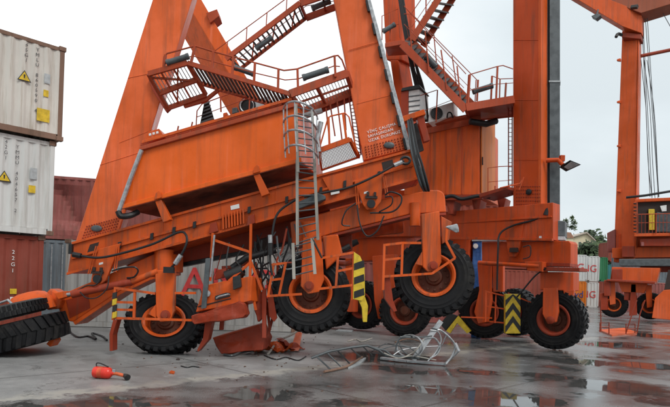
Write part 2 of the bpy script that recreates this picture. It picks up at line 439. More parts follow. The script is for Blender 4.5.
# the tall stack at the left edge: three containers, their long faces turned towards the middle of the yard
fa = V((-.70, -.714, 0)).normalized()        # along the face, away from the visible corner, towards the camera
fb = V((-.714, .70, 0)).normalized()         # into the stack
fo = -fb
def stack_corner(px, py, d): return P(px, py, d)
cz = [0.0, 2.60, 5.20]
def vtext(s, t, c0, px_off, ztop, size, mat, step):
    for i, ch in enumerate(s):
        if ch != ' ': text(ch, c0 + fa * px_off + fo * .004 + V((0, 0, ztop - i * step)), -fa, (0, 0, 1), size, mat, t, 'lettering', align='CENTER')
c0 = P(41, 329, 15.4)
k1 = container('oxide red shipping container at the bottom of the tall left stack', c0, fa, fb, 6.06, 2.44, 2.58, CONT_R, cz[0])
c1 = P(52, 240, 15.4)
k2 = container('clean white shipping container in the middle of the tall left stack', c1, fa, fb, 6.06, 2.44, 2.58, CONT_W, cz[1])
c2 = P(62, 140, 15.4)
k3 = container('rusty white shipping container topmost on the tall left stack', c2, fa, fb, 6.06, 2.44, 2.58, CONT_WR, cz[2], postmat=RUST)
for kk, c, cc in ((k1, c0, cz[0]), (k2, c1, cz[1]), (k3, c2, cz[2])): c.z = cc
vtext('22G1', k1, c1 * 0 + c0, .75, 2.05, .14, TXTW, .165); vtext('TCKU', k1, c0, 1.28, 2.05, .14, TXTW, .165); vtext('961', k1, c0, 1.28, 1.2, .14, TXTW, .165)
decal(k1, 'yellow_plate', c0 + fa * .72 + V((0, 0, 1.05)), -fa, (0, 0, 1), .16, .14, YEL, fo); decal(k1, 'white_plate', c0 + fa * .72 + V((0, 0, .80)), -fa, (0, 0, 1), .14, .2, TXTW, fo)
vtext('YMMU 404657 2', k2, c1, .93, 2.22, .125, TXTD, .14); vtext('42G1', k2, c1, 1.20, 2.30, .125, TXTD, .14)
triangle(k2, c1 + fa * 1.22 + V((0, 0, 1.42)), -fa, .34, fo)
decal(k2, 'white_plate', c1 + fa * .52 + V((0, 0, 1.62)), -fa, (0, 0, 1), .17, .3, LGRY, fo); decal(k2, 'yellow_plate', c1 + fa * .55 + V((0, 0, 1.2)), -fa, (0, 0, 1), .17, .2, YEL, fo)
vtext('YMLU 860590 4', k3, c2, .69, 2.26, .125, TXTD, .135); vtext('45G1', k3, c2, .96, 2.30, .125, TXTD, .135)
triangle(k3, c2 + fa * .99 + V((0, 0, 1.50)), -fa, .34, fo)
decal(k3, 'label_plate', c2 + fa * .43 + V((0, 0, 1.60)), -fa, (0, 0, 1), .15, .26, LGRY, fo); decal(k3, 'yellow_plate', c2 + fa * .45 + V((0, 0, 1.2)), -fa, (0, 0, 1), .13, .18, YEL, fo)
decal(k3, 'yellow_plate', c2 + fa * .5 + V((0, 0, .60)), -fa, (0, 0, 1), .32, .34, YEL, fo)

# containers behind the crane's left foot
ax, bk = V((.97, .24, 0)), V((-.24, .97, 0))
cA = P(-20, 315, 20.6)
kS = container('slate grey shipping container with door bars behind the left stack', V((cA.x, cA.y, 0)), ax, bk, 4.0, 2.44, 2.85, CONT_G)
p0 = V((cA.x, cA.y, 0))
for k in range(4):
    q = p0 + ax.normalized() * (2.35 + k * .38) - bk.normalized() * .03
    obj('lock_bar', MB().tube([q + V((0, 0, .25)), q + V((0, 0, 2.65))], .025), STL, kS, smooth=True)
triangle(kS, p0 + ax.normalized() * 3.2 - bk.normalized() * .01 + V((0, 0, 1.9)), ax, .34, -bk)
kR = container('dented oxide brown shipping container on top of the slate grey one', V((cA.x - 1, cA.y - .1, 0)), ax, bk, 9.2, 2.44, 2.45, CONT_B, 2.86)
for o in kR.children:      # the wall was pushed in by the falling crane: a real fold in its sheet
    if o.name.startswith('side_wall'):
        me = o.data
        import bmesh
        bm = bmesh.new(); bm.from_mesh(me)
        bmesh.ops.subdivide_edges(bm, edges=[e for e in bm.edges if abs(e.verts[0].co.z - e.verts[1].co.z) > 1], cuts=10)
        for v in bm.verts:
            s = v.co.x + 4.6 - 3.9; zz = v.co.z
            k = max(0, 1 - abs(s - .9 + zz * .5) / 1.5) * max(0, min(1, (zz - .2) * 2)) * max(0, min(1, (2.35 - zz) * 2))
            v.co.y += .32 * k * k; v.co.x -= .12 * k
        bm.to_mesh(me); bm.free()
cY = P(63, 327, 16.6); cY.z = 0
axy, bky = V((.995, .10, 0)), V((-.10, .995, 0))
kY = container('white shipping container with large red letters behind the collapsed crane', cY, axy, bky, 6.9, 2.44, 2.6, paint('container_dirty_dimmed_white', (.40, .40, .385), .5, .7, .35, dirtcol=(.18, .15, .11), fade=.05))  # dirty white, its base lowered further to paint in shade under the crane
text('YANG', cY + axy.normalized() * 2.5 - bky.normalized() * .006 + V((0, 0, 1.0)), axy, (0, 0, 1), 1.30, TXTR, kY, spacing=1.08)

# far containers on the right, across the yard
def far_box(label, pxl, pxr, d, zb, H, mat, W=2.44, word=None, wmat=None, wsize=.9, detail=False):
    a, b_ = P(pxl, 300, d), P(pxr, 300, d); L = (b_ - a).length
    t = container(label, V((a.x, a.y, 0)), (1, 0, 0), (0, 1, 0), L, W, H, mat, zb, detail=detail)
    if word: text(word, V((b_.x - .25, a.y - .006, zb + H * .38)), (1, 0, 0), (0, 0, 1), wsize, wmat, t, align='RIGHT')
    return t
far_box('white far container with red letters on top of the orange one', 500, 586, 55.0, 2.62, 2.6, CONT_W, word='YANG MING', wmat=TXTR, wsize=1.05)
far_box('orange far container under a white one, right of the upright crane', 520, 586, 55.0, 0, 2.6, CONT_O, word='Hapag-Lloyd', wmat=plain('navy_letters', (.03, .05, .2)), wsize=.95)
far_box('white far container with red letters, lower of the rightmost pair', 587, 598.5, 56.5, 0, 2.6, CONT_W, word='ING', wmat=TXTR, wsize=1.0)
far_box('white far container with red letters, upper of the rightmost pair', 587, 598.5, 56.5, 2.62, 2.6, CONT_W, word='ING', wmat=TXTR, wsize=1.0)
far_box('dark red far container right of the lower white one', 597.5, 607, 60.0, 0, 2.75, CONT_R)
far_box('green far container right of the upper white one', 598.8, 606.6, 60.0, 2.77, 2.6, CONT_GR)
far_box('teal far container beside the right crane post', 607, 622, 62.0, 2.77, 1.95, CONT_T)
far_box('dark red far container topmost beside the right crane post', 607, 622, 62.0, 5.0, 2.2, CONT_R)
far_box('dark teal far container beneath the teal one', 608, 622, 62.0, 0, 2.75, CONT_T)
far_box('brown red far container behind the right crane wheels', 618, 700, 48.0, 0, 2.6, CONT_B)
far_box('slate far container above the brown red one behind the right crane', 624, 700, 48.0, 2.62, 2.6, CONT_G)
far_box('oxide red container above the one between the upright crane wheels', 500, 548, 37.0, 2.92, 2.6, CONT_R)
far_box('brown red container standing between the upright crane wheels', 500, 548, 37.0, 0, 2.9, paint('container_rust_red', (.26, .06, .04), .5, .4, .2))

# building and trees beyond the yard
bw = plain('building_render', (.62, .55, .38), .8, var=.08, scale=.3); rf = plain('building_roof', (.42, .36, .30), .8)
db = 120.0
B0 = P(572, 250, db); 
bld = thing('warehouse', 'pale yellow gabled warehouse beyond the far containers', 'building', (P(586, 290, db).x, db + 6, 0))
gpts = [P(566, 292, db), P(600, 292, db), P(600, 245, db), P(587, 233.5, db), P(566, 240, db)]
for p in gpts[:2]: p.z = 0
obj('wall', MB().prism(gpts, (0, 14, 0)), bw, bld)
obj('roof', MB().prism([P(601, 246, db - .5), P(601, 245, db - .5), P(587, 231.8, db - .5), P(564, 239, db - .5), P(564, 240, db - .5), P(587, 233.2, db - .5)], (0, 15, 0)), rf, bld)
for x in (574, 580, 590):
    for y in (244,):
        wnd = obj('window', MB().prism(poly([(x - 1.2, y + 2.6), (x + 1.2, y + 2.6), (x + 1.2, y - 2), (x - 1.2, y - 2)], db - .05), (0, .1, 0)), plain('window_dark', (.06, .08, .09), .1), bld)
b2 = thing('shed', 'low pale shed with brown roof left of the gabled warehouse', 'building', (P(569, 290, 110).x, 112, 0))
q = poly([(560, 292), (573, 292), (573, 238), (560, 238)], 110.0)
for p in q[:2]: p.z = 0
obj('wall', MB().prism(q, (0, 4, 0)), bw, b2)
obj('roof', MB().prism(poly([(560, 238), (574, 238), (571, 232.5), (560, 231.5)], 109.8), (0, 4.5, 0)), plain('roof_brown', (.32, .17, .11), .8), b2)
LEAF = plain('foliage', (.055, .085, .03), .7, var=.6, scale=.9); LEAF2 = plain('foliage_dark', (.04, .065, .03), .7, var=.6, scale=.9)
BARK = plain('bark', (.09, .07, .05), .9)
def tree(label, px, pytop, d, rx, rzf, mat, n=1600, clumps=16, thin=False, leaf=None):
    top = P(px, pytop, d); base = V((top.x, d, 0)); H = top.z
    t = thing('tree', label, 'tree', base)
    mb = MB(); mb.tube([base, base + V((.1, 0, H * .4)), base + V((0, 0, H * .72))], .028 * H, 8, r2=.008 * H)
    for k in range(6):
        a = random.uniform(0, 6.28); z = H * random.uniform(.42, .66)
        mb.tube([base + V((0, 0, z)), base + V((math.cos(a) * rx * .6, math.sin(a) * rx * .6, z + H * .18))], .01 * H, 5, r2=.004 * H)
    obj('trunk', mb, BARK, t, smooth=True)
    mb = MB(); rz = H * rzf; cen = base + V((0, 0, H - rz)); cl = []
    for k in range(clumps):
        while True:
            q = V((random.uniform(-1, 1), random.uniform(-1, 1), random.uniform(-1, 1)))
            if q.length < 1 and (not thin or q.length > .35): break
        cl.append((cen + V((q.x * rx, q.y * rx, q.z * rz * .85)), rx * random.uniform(.25, .45)))
    ls = leaf or d * .006
    for i in range(n):
        c, r = random.choice(cl)
        q = V((random.gauss(0, .5), random.gauss(0, .5), random.gauss(0, .42))) * r; p = c + q
        a = V((random.gauss(0, 1), random.gauss(0, 1), random.gauss(0, 1))).normalized(); b_ = a.orthogonal().normalized()
        s = ls * random.uniform(.5, 1.1); k = len(mb.v)
        mb.v += [p - a * s, p + b_ * s * .6, p + a * s, p - b_ * s * .6]; mb.f.append((k, k + 1, k + 2, k + 3))
    obj('crown', mb, mat, t)
tree('tall thin tree rising behind the pale shed', 571, 216, 165, 2.0, .10, LEAF, 420, 9, True, .45)
tree('broad dark tree behind the gabled warehouse roof', 594, 229, 150, 4.4, .3, LEAF2, 2400, 22)
tree('dark tree close beside the right crane post', 606, 235, 140, 4.2, .34, LEAF2, 2400, 22)
tree('tree above the green container, right of the warehouse', 601, 240, 112, 2.8, .34, LEAF, 2000, 18)
tree('low bushy tree in front of the gabled warehouse', 588, 243.5, 104, 2.6, .3, LEAF2, 2000, 18)

# ------------------------------------------------------------------ wheels
def tyre_mesh(R, W, lugs=30):
    mb = MB(); h = W / 2
    prof = [(R * .50, h * .72), (R * .53, h * .86), (R * .60, h * .965), (R * .615, h * .985), (R * .63, h * .975), (R * .74, h * 1.0), (R * .755, h * 1.02), (R * .77, h * 1.0), (R * .83, h * .985), (R * .84, h * 1.0), (R * .85, h * .98), (R * .88, h * .95), (R * .935, h * .84), (R * .95, h * .5), (R * .955, 0)]
    prof = prof + [(r, -z) for r, z in reversed(prof[:-1])]
    mb.lathe(prof, 56, closed=True)
    for side in (1, -1):
        for k in range(lugs):
            t0 = 2 * math.pi * (k + (.5 if side < 0 else 0)) / lugs; wd = 2 * math.pi / lugs * .30
            def pt(t, r, z): return V((r * math.cos(t), r * math.sin(t), z * side))
            sk = .10
            lo = [pt(t0 - wd, R * .86, h * .97), pt(t0 + wd, R * .86, h * .97), pt(t0 + wd + sk, R * .93, h * .02), pt(t0 - wd + sk, R * .93, h * .02)]
            mid = [pt(t0 - wd * .9, R * .985, h * .93), pt(t0 + wd * .9, R * .985, h * .93), pt(t0 + wd * .9 + sk, R * 1.0, h * .04), pt(t0 - wd * .9 + sk, R * 1.0, h * .04)]
            b = len(mb.v); mb.v += lo + mid
            mb.f += [(b + 4, b + 5, b + 6, b + 7), (b, b + 1, b + 5, b + 4), (b + 1, b + 2, b + 6, b + 5), (b + 2, b + 3, b + 7, b + 6), (b + 3, b, b + 4, b + 7)]
    return mb.mesh('tyre')
def rim_mesh(R, W):
    mb = MB(); h = W / 2
    mb.lathe([(R * .50, h * .74), (R * .525, h * .92), (R * .545, h * .97), (R * .505, h * 1.0), (R * .46, h * .92), (R * .435, h * .72), (R * .425, h * .1), (R * .40, h * .02), (R * .42, -h * .6), (R * .5, h * .3)], 40, closed=True)
    return mb.mesh('rim')
def hub_mesh(R, W):
    mb = MB(); h = W / 2
    mb.lathe([(R * .41, -h * .1), (R * .41, h * .05), (R * .22, h * .12), (R * .20, h * .38), (R * .15, h * .45), (R * .14, h * .62), (.01, h * .64)], 32)
    for k in range(12):
        t = 2 * math.pi * k / 12
        M = Matrix.Translation((R * .33 * math.cos(t), R * .33 * math.sin(t), h * .06))
        mb.lathe([(R * .028, 0), (R * .028, h * .14), (R * .01, h * .15)], 6, M)
    return mb.mesh('hub')
WR, WW = .82, .50
HB = hub_mesh(WR, WW); HB.materials.append(paint('shaded_grimy_hub_paint', (.10, .028, .014), .55, .8, .6))  # grime and rust over a base darkened for shade inside the rim
TY, RM = tyre_mesh(WR, WW), rim_mesh(WR, WW)
for me, m in ((TY, TYR), (RM, ORA)):
    me.materials.append(m)
    for p in me.polygons: p.use_smooth = True
    me.set_sharp_from_angle(angle=math.radians(35))
RMB = RM.copy(); RMB.materials.clear(); RMB.materials.append(DRED)  # darker copy of the rim, painting in the shade under crane B
def wheel(parent, c, n, scale=1.0, rim=RM, spin=0.0, squash=None):
    """c = centre of the wheel's outer face, n = direction it faces"""
    n = V(n).normalized(); cc = V(c) - n * WW * scale / 2
    x = n.cross(V((0, 0, 1)))
    x = x.normalized() if x.length > 1e-3 else V((1, 0, 0)); y = n.cross(x).normalized()
    M = Matrix((x, y, n)).transposed().to_4x4()
    base = BASE[root_of(parent).name]
    sq = Matrix.Scale(squash, 4, V((0, 1, 0))) if squash else Matrix.Identity(4)
    M = Matrix.Translation(cc - base) @ M @ sq @ Matrix.Rotation(spin, 4, 'Z') @ Matrix.Scale(scale, 4)
    e = part_empty('wheel', parent); e.matrix_local = M
    for nm, me in (('tyre', TY), ('rim', rim), ('hub', HB)):
        o = bpy.data.objects.new(nm, me); COL.objects.link(o); o.parent = e
    return e

def tube(name, pts, r, mat, parent, n=8):
    return obj(name, MB().tube(pts, r, n), mat, parent, smooth=True)
def cable(name, pts, r, mat, parent, n=6): return obj(name, MB().tube(curve_pts(pts), r, n), mat, parent, smooth=True)
def slab(name, pts, d, th, mat, parent, bevel=.012, vec=None, label=None):
    return obj(name, MB().prism(poly(pts, d), vec or (0, th, 0)), mat, parent, bevel=bevel, label=label)
def railing(parent, top, posts, r=.018, mat=None, mid=None, name='railing', flat=.03):
    """top: px polyline (px,py,d) of the handrail; posts: list of ((px,py,d),(px,py,d))"""
    mat = mat or RED
    rl = tube(name, PL(*top), r, mat, parent)
    if mid: obj('mid_rail', MB().tube(PL(*mid), r * .7), mat, rl, smooth=True)
    for a, b_ in posts: obj('post', MB().beam(P(*a), P(*b_), flat, flat, (0, 1, 0)), mat, rl)
    return rl
def lamp_tube(parent, a, b_, r=.055):
    p, q = P(*a), P(*b_); o = obj('strip_light', MB().tube([p, q], r, 10), GRY, parent, smooth=True)
    d = (q - p).normalized()
    for e in (p, q): obj('end_cap', MB().tube([e - d * .03, e + d * .03], r * 1.12, 10), GRY, o, smooth=True)
    return o
def bolts(parent, quad, rows, cols, d, r=.016, mat=None):
    mb = MB(); TL, TR, BR, BL = [P(x, y, d) for x, y in quad]
    for i in range(rows):
        for j in range(cols):
            s, t = j / (cols - 1), i / (rows - 1)
            p = lerp(lerp(TL, TR, s), lerp(BL, BR, s), t)
            M = Matrix.Translation(p) @ Matrix.Rotation(math.pi / 2, 4, 'X')
            mb.lathe([(r, -.002), (r, .012), (r * .6, .018)], 6, M)
    return obj('bolt_rows', mb, mat or DRED, parent, kind='stuff')
def ladder(parent, L0, L1, R0, R1, n, mat, r=.02, rr=.012, name='ladder', rm=None):
    o = obj(name, MB().beam(L0, L1, r * 2.4, r * 1.4, (0, 1, 0)).beam(R0, R1, r * 2.4, r * 1.4, (0, 1, 0)), mat, parent)
    for k in range(n):
        t = (k + .5) / n
        obj('rung', MB().tube([lerp(L0, L1, t), lerp(R0, R1, t)], rr, 6), rm or mat, o, smooth=True)
    return o
def treads(parent, a0, a1, b0, b1, n, mat, dep=.16, th=.03):
    """steps between stringer line a0-a1 and stringer line b0-b1"""
    d = V((a1 - a0).x, ) if False else V(((a1 - a0).x, (a1 - a0).y, 0)).normalized()
    for k in range(n):
        t = (k + .5) / n; p, q = lerp(a0, a1, t), lerp(b0, b1, t)
        obj('tread', MB().prism([p - d * dep / 2, p + d * dep / 2, q + d * dep / 2, q - d * dep / 2], (0, 0, -th)), mat, parent)

# ------------------------------------------------------------------ crane A: the collapsed gantry crane
A = thing('gantry_crane', 'collapsed orange gantry crane with tilted sill beam and lifted wheels in front', 'crane', (P(240, 345, 11.6).x, 11.6, 0))
d0 = 11.30
# sill beam
slab('sill_beam', [(72, 243), (411, 150), (418, 178), (67, 274)], d0, 0, ORA, A, .02, (.12, 1.0, .02))
slab('sill_ledge', [(71, 257), (413, 164), (413.5, 166), (71, 259.5)], d0 - .05, .052, ORA, A, .004)
slab('sill_flange', [(66.5, 272.5), (418, 176.5), (418.4, 179), (66.3, 275)], d0 - .045, .05, ORA, A, .004)
slab('sill_top_flange', [(71.5, 242), (411, 149), (411, 151.5), (71.5, 244.5)], d0 - .05, .05, ORA, A, .004)
slab('end_plate', [(410.6, 148), (415, 147), (422.5, 177.5), (418, 179)], d0 - .02, 1.0, ORA, A, .01)
slab('stiffener_plate', [(322, 178), (352, 170), (353, 186), (331, 194)], d0 - .055, .05, ORA, A, .008)
for k, t_ in enumerate((.14, .235, .30, .36, .52, .63, .73, .80, .90)):
    x, y = lerp(71, 413, t_), lerp(258, 165, t_)
    slab('cable_clip', [(x - 1.5, y + 4), (x + 1.5, y + 3), (x + 1.8, y - 3.5), (x - 1.2, y - 2.7)], d0 - .085, .05, BLK, A, .004)
slab('painted_opening', [(87, 253), (97, 250.5), (99, 242), (90, 244.5)], d0 - .004, .003, DRK, A, 0)  # thin dark plate paints the shade of a hole on the uncut face
slab('painted_opening', [(383, 170), (394, 167), (392.5, 159.5), (381.5, 162.5)], d0 - .004, .003, DRK, A, 0)
for k in range(8):
    x = 222.5 + k * 2.9
    slab('louvre', [(x, 229.5 - k * .8), (x + 1.5, 229.1 - k * .8), (x + 1, 214 - k * .8), (x - .5, 214.4 - k * .8)], d0 - .09, .05, ORA, A, .004)
slab('name_plate', [(231, 210), (239.5, 208), (239, 203.8), (230.5, 206)], d0 - .012, .01, WHT, A, 0)
slab('name_plate', [(331, 195), (339.5, 193), (339.3, 190.5), (330.8, 192.5)], d0 - .062, .004, WHT, A, 0)
# brackets that carry the sill on the rocker beams
for pts, pin, lab in (([(98, 249), (121, 243), (105.5, 280.5), (101, 284), (93, 284), (90.5, 281)], (98, 279), (101, 264)),
                      ([(354, 181), (384, 172.5), (381, 202), (375, 209), (367, 210), (363, 205)], (371, 204), (366, 193))):
    b_ = slab('pivot_bracket', pts, d0 - .10, .10, ORA, A, .015)
    c = P(pin[0], pin[1], d0 - .10)
    obj('pivot_pin', MB().tube([c + V((0, -.06, 0)), c + V((0, .5, 0))], .085, 14), BLK, b_, smooth=True)
    obj('pin_keeper', MB().box(c + V((0, -.03, .13)), .24, .04, .05).box(c + V((-.07, -.03, .19)), .05, .04, .09).box(c + V((.07, -.03, .19)), .05, .04, .09), DRK, b_)
    l = lab; slab('sticker', [(l[0] - 2, l[1] + 1), (l[0] + 2, l[1]), (l[0] + 2, l[1] - 2), (l[0] - 2, l[1] - 1)], d0 - .103, .002, WHT, b_, 0)
slab('pivot_bracket', [(98, 252), (121, 246), (105.5, 280.5), (91, 282)], d0 + .66, .08, ORA, A, .01)
slab('pivot_bracket', [(354, 186), (384, 177), (381, 202), (363, 205)], d0 + .66, .08, ORA, A, .01)
# legs
slab('leg', [(75.5, 242), (120, 230), (217, -80), (178, -80)], 11.48, 0, ORL, A, .02, (-.27, .95, 0))
slab('leg_base_plate', [(77, 241), (119, 229.5), (121.5, 220), (80, 231)], 11.465, .015, ORL, A, .004)
bolts(A, ((87, 226.5), (119, 218), (115.5, 229.5), (83, 238)), 5, 14, 11.46, .017)
c = P(97, 228.5, 11.46); obj('inspection_cover', MB().lathe([(.11, 0), (.11, .03), (.09, .04)], 16, Matrix.Translation(c) @ Matrix.Rotation(math.pi / 2, 4, 'X') @ Matrix.Scale(.6, 4, (0, 1, 0))), GRY, A, smooth=True)
slab('leg_seam', [(119, 143), (152, 130), (152.4, 129.2), (119.2, 142.2)], 11.472, .008, ORL, A, 0)
slab('leg', [(363.5, 161), (411, 149), (341.5 + .0, -80), (326, -80)][:2] + [(347, -80), (319, -80)], 11.5, 0, ORL, A, .02, (.06, .8, 0))
slab('leg_seam', [(357, 104), (395.5, 94), (395.3, 93.2), (357, 103.2)], 11.492, .008, ORL, A, 0)
slab('leg_base_plate', [(363.5, 160), (411, 148), (407.5, 133.5), (361.5, 145)], 11.485, .015, ORL, A, .004)
bolts(A, ((365.5, 147), (406.5, 136.5), (409, 147), (367, 157)), 5, 15, 11.48, .015)
c = P(389, 145.5, 11.48); obj('inspection_cover', MB().lathe([(.11, 0), (.11, .03), (.09, .04)], 16, Matrix.Translation(c) @ Matrix.Rotation(math.pi / 2, 4, 'X') @ Matrix.Scale(.6, 4, (0, 1, 0))), GRY, A, smooth=True)
tx = (P(398, 126, 11.48) - P(368, 135, 11.48)).normalized(); ty = V((-tx.z, 0, tx.x))
for k, s_ in enumerate(('VİNÇ ÇALIŞMA', 'SAHASINDAN', 'UZAK DURUNUZ')):
    text(s_, P(367.6 + k * .7, 133.6 + k * 4.3, 11.485), tx, ty, .080, TXTW, A, spacing=1.12)
# grey cable duct down the right leg, with black clips
slab('cable_duct', [(345.5, -80), (349, -80), (414, 158), (409.5, 158)], 11.42, .10, STL, A, .006)
for k in range(7):
    y = 6 + k * 23; x = lerp(345.5, 409.5, (y + 80) / 238.0) - 1.8
    slab('duct_clip', [(x - 1.4, y - 6), (x + .8, y - 6), (x + 3.2, y + 5), (x + 1, y + 5)], 11.40, .07, BLK, A, 0)
# the far leg that leans to the left, behind the house
q = poly([(252, 112), (267, 112), (160, -72), (142, -72)], 16.5)
obj('leg', MB().prism(q, (-.72, .8, 0)), ORL, A, bevel=.02)
slab('leg_lug', [(206, 13), (217, 9), (219, 16), (210, 23)], 16.4, .5, RED, A, .01)
# machinery house
hv = (.42, 2.3, .03)
hs = slab('machinery_house', [(120.5, 207), (299.5, 160), (296.5, 104), (141, 149)], 11.05, 0, ORH, A, .02, hv)
slab('house_bottom_rail', [(119.5, 209.5), (301.5, 161.8), (301.2, 157.2), (121, 204.8)], 10.98, .07, ORH, A, .008)
slab('house_top_rail', [(139, 150.5), (298, 105.5), (297.6, 101), (140, 146)], 10.97, 0, RED, A, .008, (.02, .10, 0))
slab('roof_kerb', [(140, 146), (297.5, 101), (297.5, 98.2), (140.5, 142.8)], 11.4, .5, RED, A, .01)
slab('roof_kerb', [(141.5, 143.5), (292, 100), (292, 96.8), (142, 140.3)], 10.99, .05, ORA, A, .008)
for x in (): slab('panel_seam', [(x, 197.5 - (x - 181) * .27), (x + .9, 197.2 - (x - 181) * .27), (x + 6, 138.2 - (x - 181) * .285), (x + 5.2, 138.4 - (x - 181) * .285)], 11.043, .006, ORH, A, 0)
for (x, y) in ((158, 200.5), (256.5, 174.5)):
    a = slab('support_arm', [(x - 3, y + 1), (x + 3, y - 1), (x + 13, y + 19), (x + 5, y + 22)], 11.0, .16, ORA, A, .01)
    slab('arm_lug', [(x - 3.5, y - 1), (x + 3.5, y - 3), (x + 2.5, y - 8), (x + .5, y - 10), (x - 2.5, y - 7)], 10.94, .05, ORA, A, .006)
tube('drain_pipe', PL((141.5, 150, 10.98), (130, 180, 10.98), (119, 211, 10.98)), .045, STL, A)
cable('drain_hose', PL((118, 211, 10.98), (121, 216, 10.99), (130, 215.5, 11.05), (138, 212, 11.2)), .06, BLK, A, 8)
bx = slab('junction_box', [(145, 141), (163, 134.5), (159, 128.5), (148, 131.5)], 11.2, .4, ORA, A, .01)
for k in range(3): slab('sticker', [(149 + k * 3.6, 135.8 - k * 1.0), (151.4 + k * 3.6, 135.2 - k * 1.0), (151 + k * 3.6, 133 - k * 1.0), (148.8 + k * 3.6, 133.6 - k * 1.0)], 11.195, .004, WHT, bx, 0)
# roof equipment glimpsed above the house
e = P(247, 106, 12.2)
fan = obj('exhaust_fan', MB().tube([e, e + V((.06, .35, .02))], .19, 20), BLK, A, smooth=True)
obj('fan_ring', MB().tube([e + V((.15 * math.cos(t), -.012, .15 * math.sin(t))) for t in [k * math.pi / 8 for k in range(16)]], .018, 6, True), STL, fan, smooth=True)
slab('roof_unit', [(252, 110), (270, 106), (268, 96), (253, 100)], 12.2, .4, LGRY, A, .02)
lv = slab('louvre_panel', [(200, 124), (214, 119), (208, 100), (204.5, 101)], 11.9, .05, DRK, A, 0)
for k in range(6): slab('louvre', [(200.5 + k * .6, 123 - k * 3.6), (213.5 - k * .8, 118.5 - k * 3.2), (213.3 - k * .8, 117 - k * 3.2), (201 + k * .6, 121.5 - k * 3.6)], 11.85, .05, GRY, lv, 0)
railing(A, [(196, 128, 11.9), (197, 111, 11.9), (202, 104, 11.9), (245, 88, 11.95), (250, 90, 11.95), (249, 112, 11.95)], [((221, 112, 11.9), (220.5, 97, 11.9))], .013, mid=[(197, 117, 11.9), (246, 99, 11.95)])
# left upper platform, seen from below
pf = [P(148.5, 74, 10.75), P(187.5, 63, 10.75), P(206, 95, 11.4), P(168, 108, 11.4)]
pl = obj('platform', MB().beam(pf[0], pf[1], .06, .09).beam(pf[3], pf[2], .06, .09).beam(pf[0], pf[3], .06, .07).beam(lerp(pf[0], pf[3], .55), lerp(pf[1], pf[2], .5), .06, .10).beam(pf[1], pf[2], .06, .08), RED, A)
mbg = MB()
for k in range(12):
    t_ = (k + .5) / 12; mbg.beam(lerp(pf[0], pf[1], t_), lerp(pf[3], pf[2], t_), .006, .02)
obj('grating', mbg, MESHM, pl, kind='stuff')
for s_ in (.3, .62): obj('joist', MB().beam(lerp(pf[0], pf[1], s_), lerp(pf[3], pf[2], s_), .025, .03), RED, pl)
obj('brace', MB().beam(lerp(pf[0], pf[3], .1), lerp(pf[1], pf[2], .55), .03, .04).beam(lerp(pf[3], pf[2], .25), lerp(pf[0], pf[1], .75), .03, .04), RED, pl)
slab('platform_bracket', [(148, 78), (152, 90), (166, 112), (170, 108), (158, 92), (151, 74)], 11.38, .12, DRED, A, .008)
slab('skirt_beam', [(168, 106), (182, 107), (219, 90), (219, 86.5), (200, 94), (168, 102.5)][:0] or [(183, 104.5), (184, 107.5), (206, 101), (219, 90.5), (218, 87.5), (205, 97.5)], 11.42, .08, RED, A, .004)
railing(A, [(163, 69, 10.75), (164, 57, 10.75), (167, 53.5, 10.75), (195, 46, 10.75), (213, 51.5, 10.8), (254, 62.5, 10.9), (284, 70.5, 11.0), (297, 69, 11.0), (334, 56, 11.05), (338, 55.5, 11.05), (342, 60, 11.1), (347.5, 75, 11.15)],
        [((163.5, 69, 10.75), (165.5, 55, 10.75)), ((191, 63, 10.75), (195, 46, 10.75)), ((212, 70, 10.8), (213.5, 51.5, 10.8)), ((232, 75.5, 10.85), (233.5, 57, 10.85)), ((254, 82, 10.9), (255, 62.5, 10.9)), ((278, 89, 10.95), (278.5, 69, 10.95)), ((298, 89, 11.0), (297.5, 69, 11.0)), ((335.5, 77, 11.05), (334.5, 56, 11.05))],
        .017, flat=.045, mat=RED, mid=[(164, 64, 10.75), (193, 56, 10.75), (255, 73, 10.9), (285, 80, 11.0), (298, 79, 11.0), (334, 66, 11.05), (340, 66.5, 11.05)])
lamp_tube(A, (168, 62.5, 10.72), (187.5, 56.5, 10.72)); lamp_tube(A, (304, 77.5, 11.0), (327, 70, 11.0), .06); lamp_tube(A, (236, 68, 11.2), (253, 74, 11.2), .05)
# flight from the left platform down to the middle platform, seen from below
na, nb_ = P(187.5, 63, 10.75), P(290, 94, 10.95); fa_, fb2 = P(200, 83, 11.4), P(300, 113, 11.6)
st = obj('stair', MB().beam(na, nb_, .05, .085).beam(fa_, fb2, .05, .08), RED, A)
for k in range(24):
    t_ = (k + .5) / 24; obj('tread', MB().beam(lerp(na, nb_, t_), lerp(fa_, fb2, t_), .045, .02), TRD, st)
slab('kick_plate', [(219, 89), (247, 96), (247, 97.5), (219, 91)], 11.42, .05, RED, A, 0)
# middle platform
pf = [P(290, 94, 10.95), P(347, 73.5, 11.15), P(353, 92, 11.75), P(303, 112, 11.75)]
pl = obj('platform', MB().beam(pf[0], pf[1], .07, .15).beam(pf[3], pf[2], .08, .16).beam(pf[0], pf[3], .07, .10).beam(pf[1], pf[2], .08, .12).beam(lerp(pf[0], pf[1], .45), lerp(pf[3], pf[2], .45), .05, .07), RED, A)
mbg = MB()
for k in range(18):
    t_ = (k + .5) / 18; mbg.beam(lerp(pf[0], pf[1], t_), lerp(pf[3], pf[2], t_), .006, .02)
obj('grating', mbg, MESHM, pl, kind='stuff')
obj('brace', MB().beam(lerp(pf[0], pf[3], .5), lerp(pf[1], pf[2], .6), .03, .04), RED, pl)
slab('platform_beam', [(303, 112), (352, 96), (353, 99.5), (304, 118)], 11.8, .12, DRED, A, .005)
tube('strip_light', PL((304, 116, 11.7), (322, 110.5, 11.7)), .06, LGRY, A)
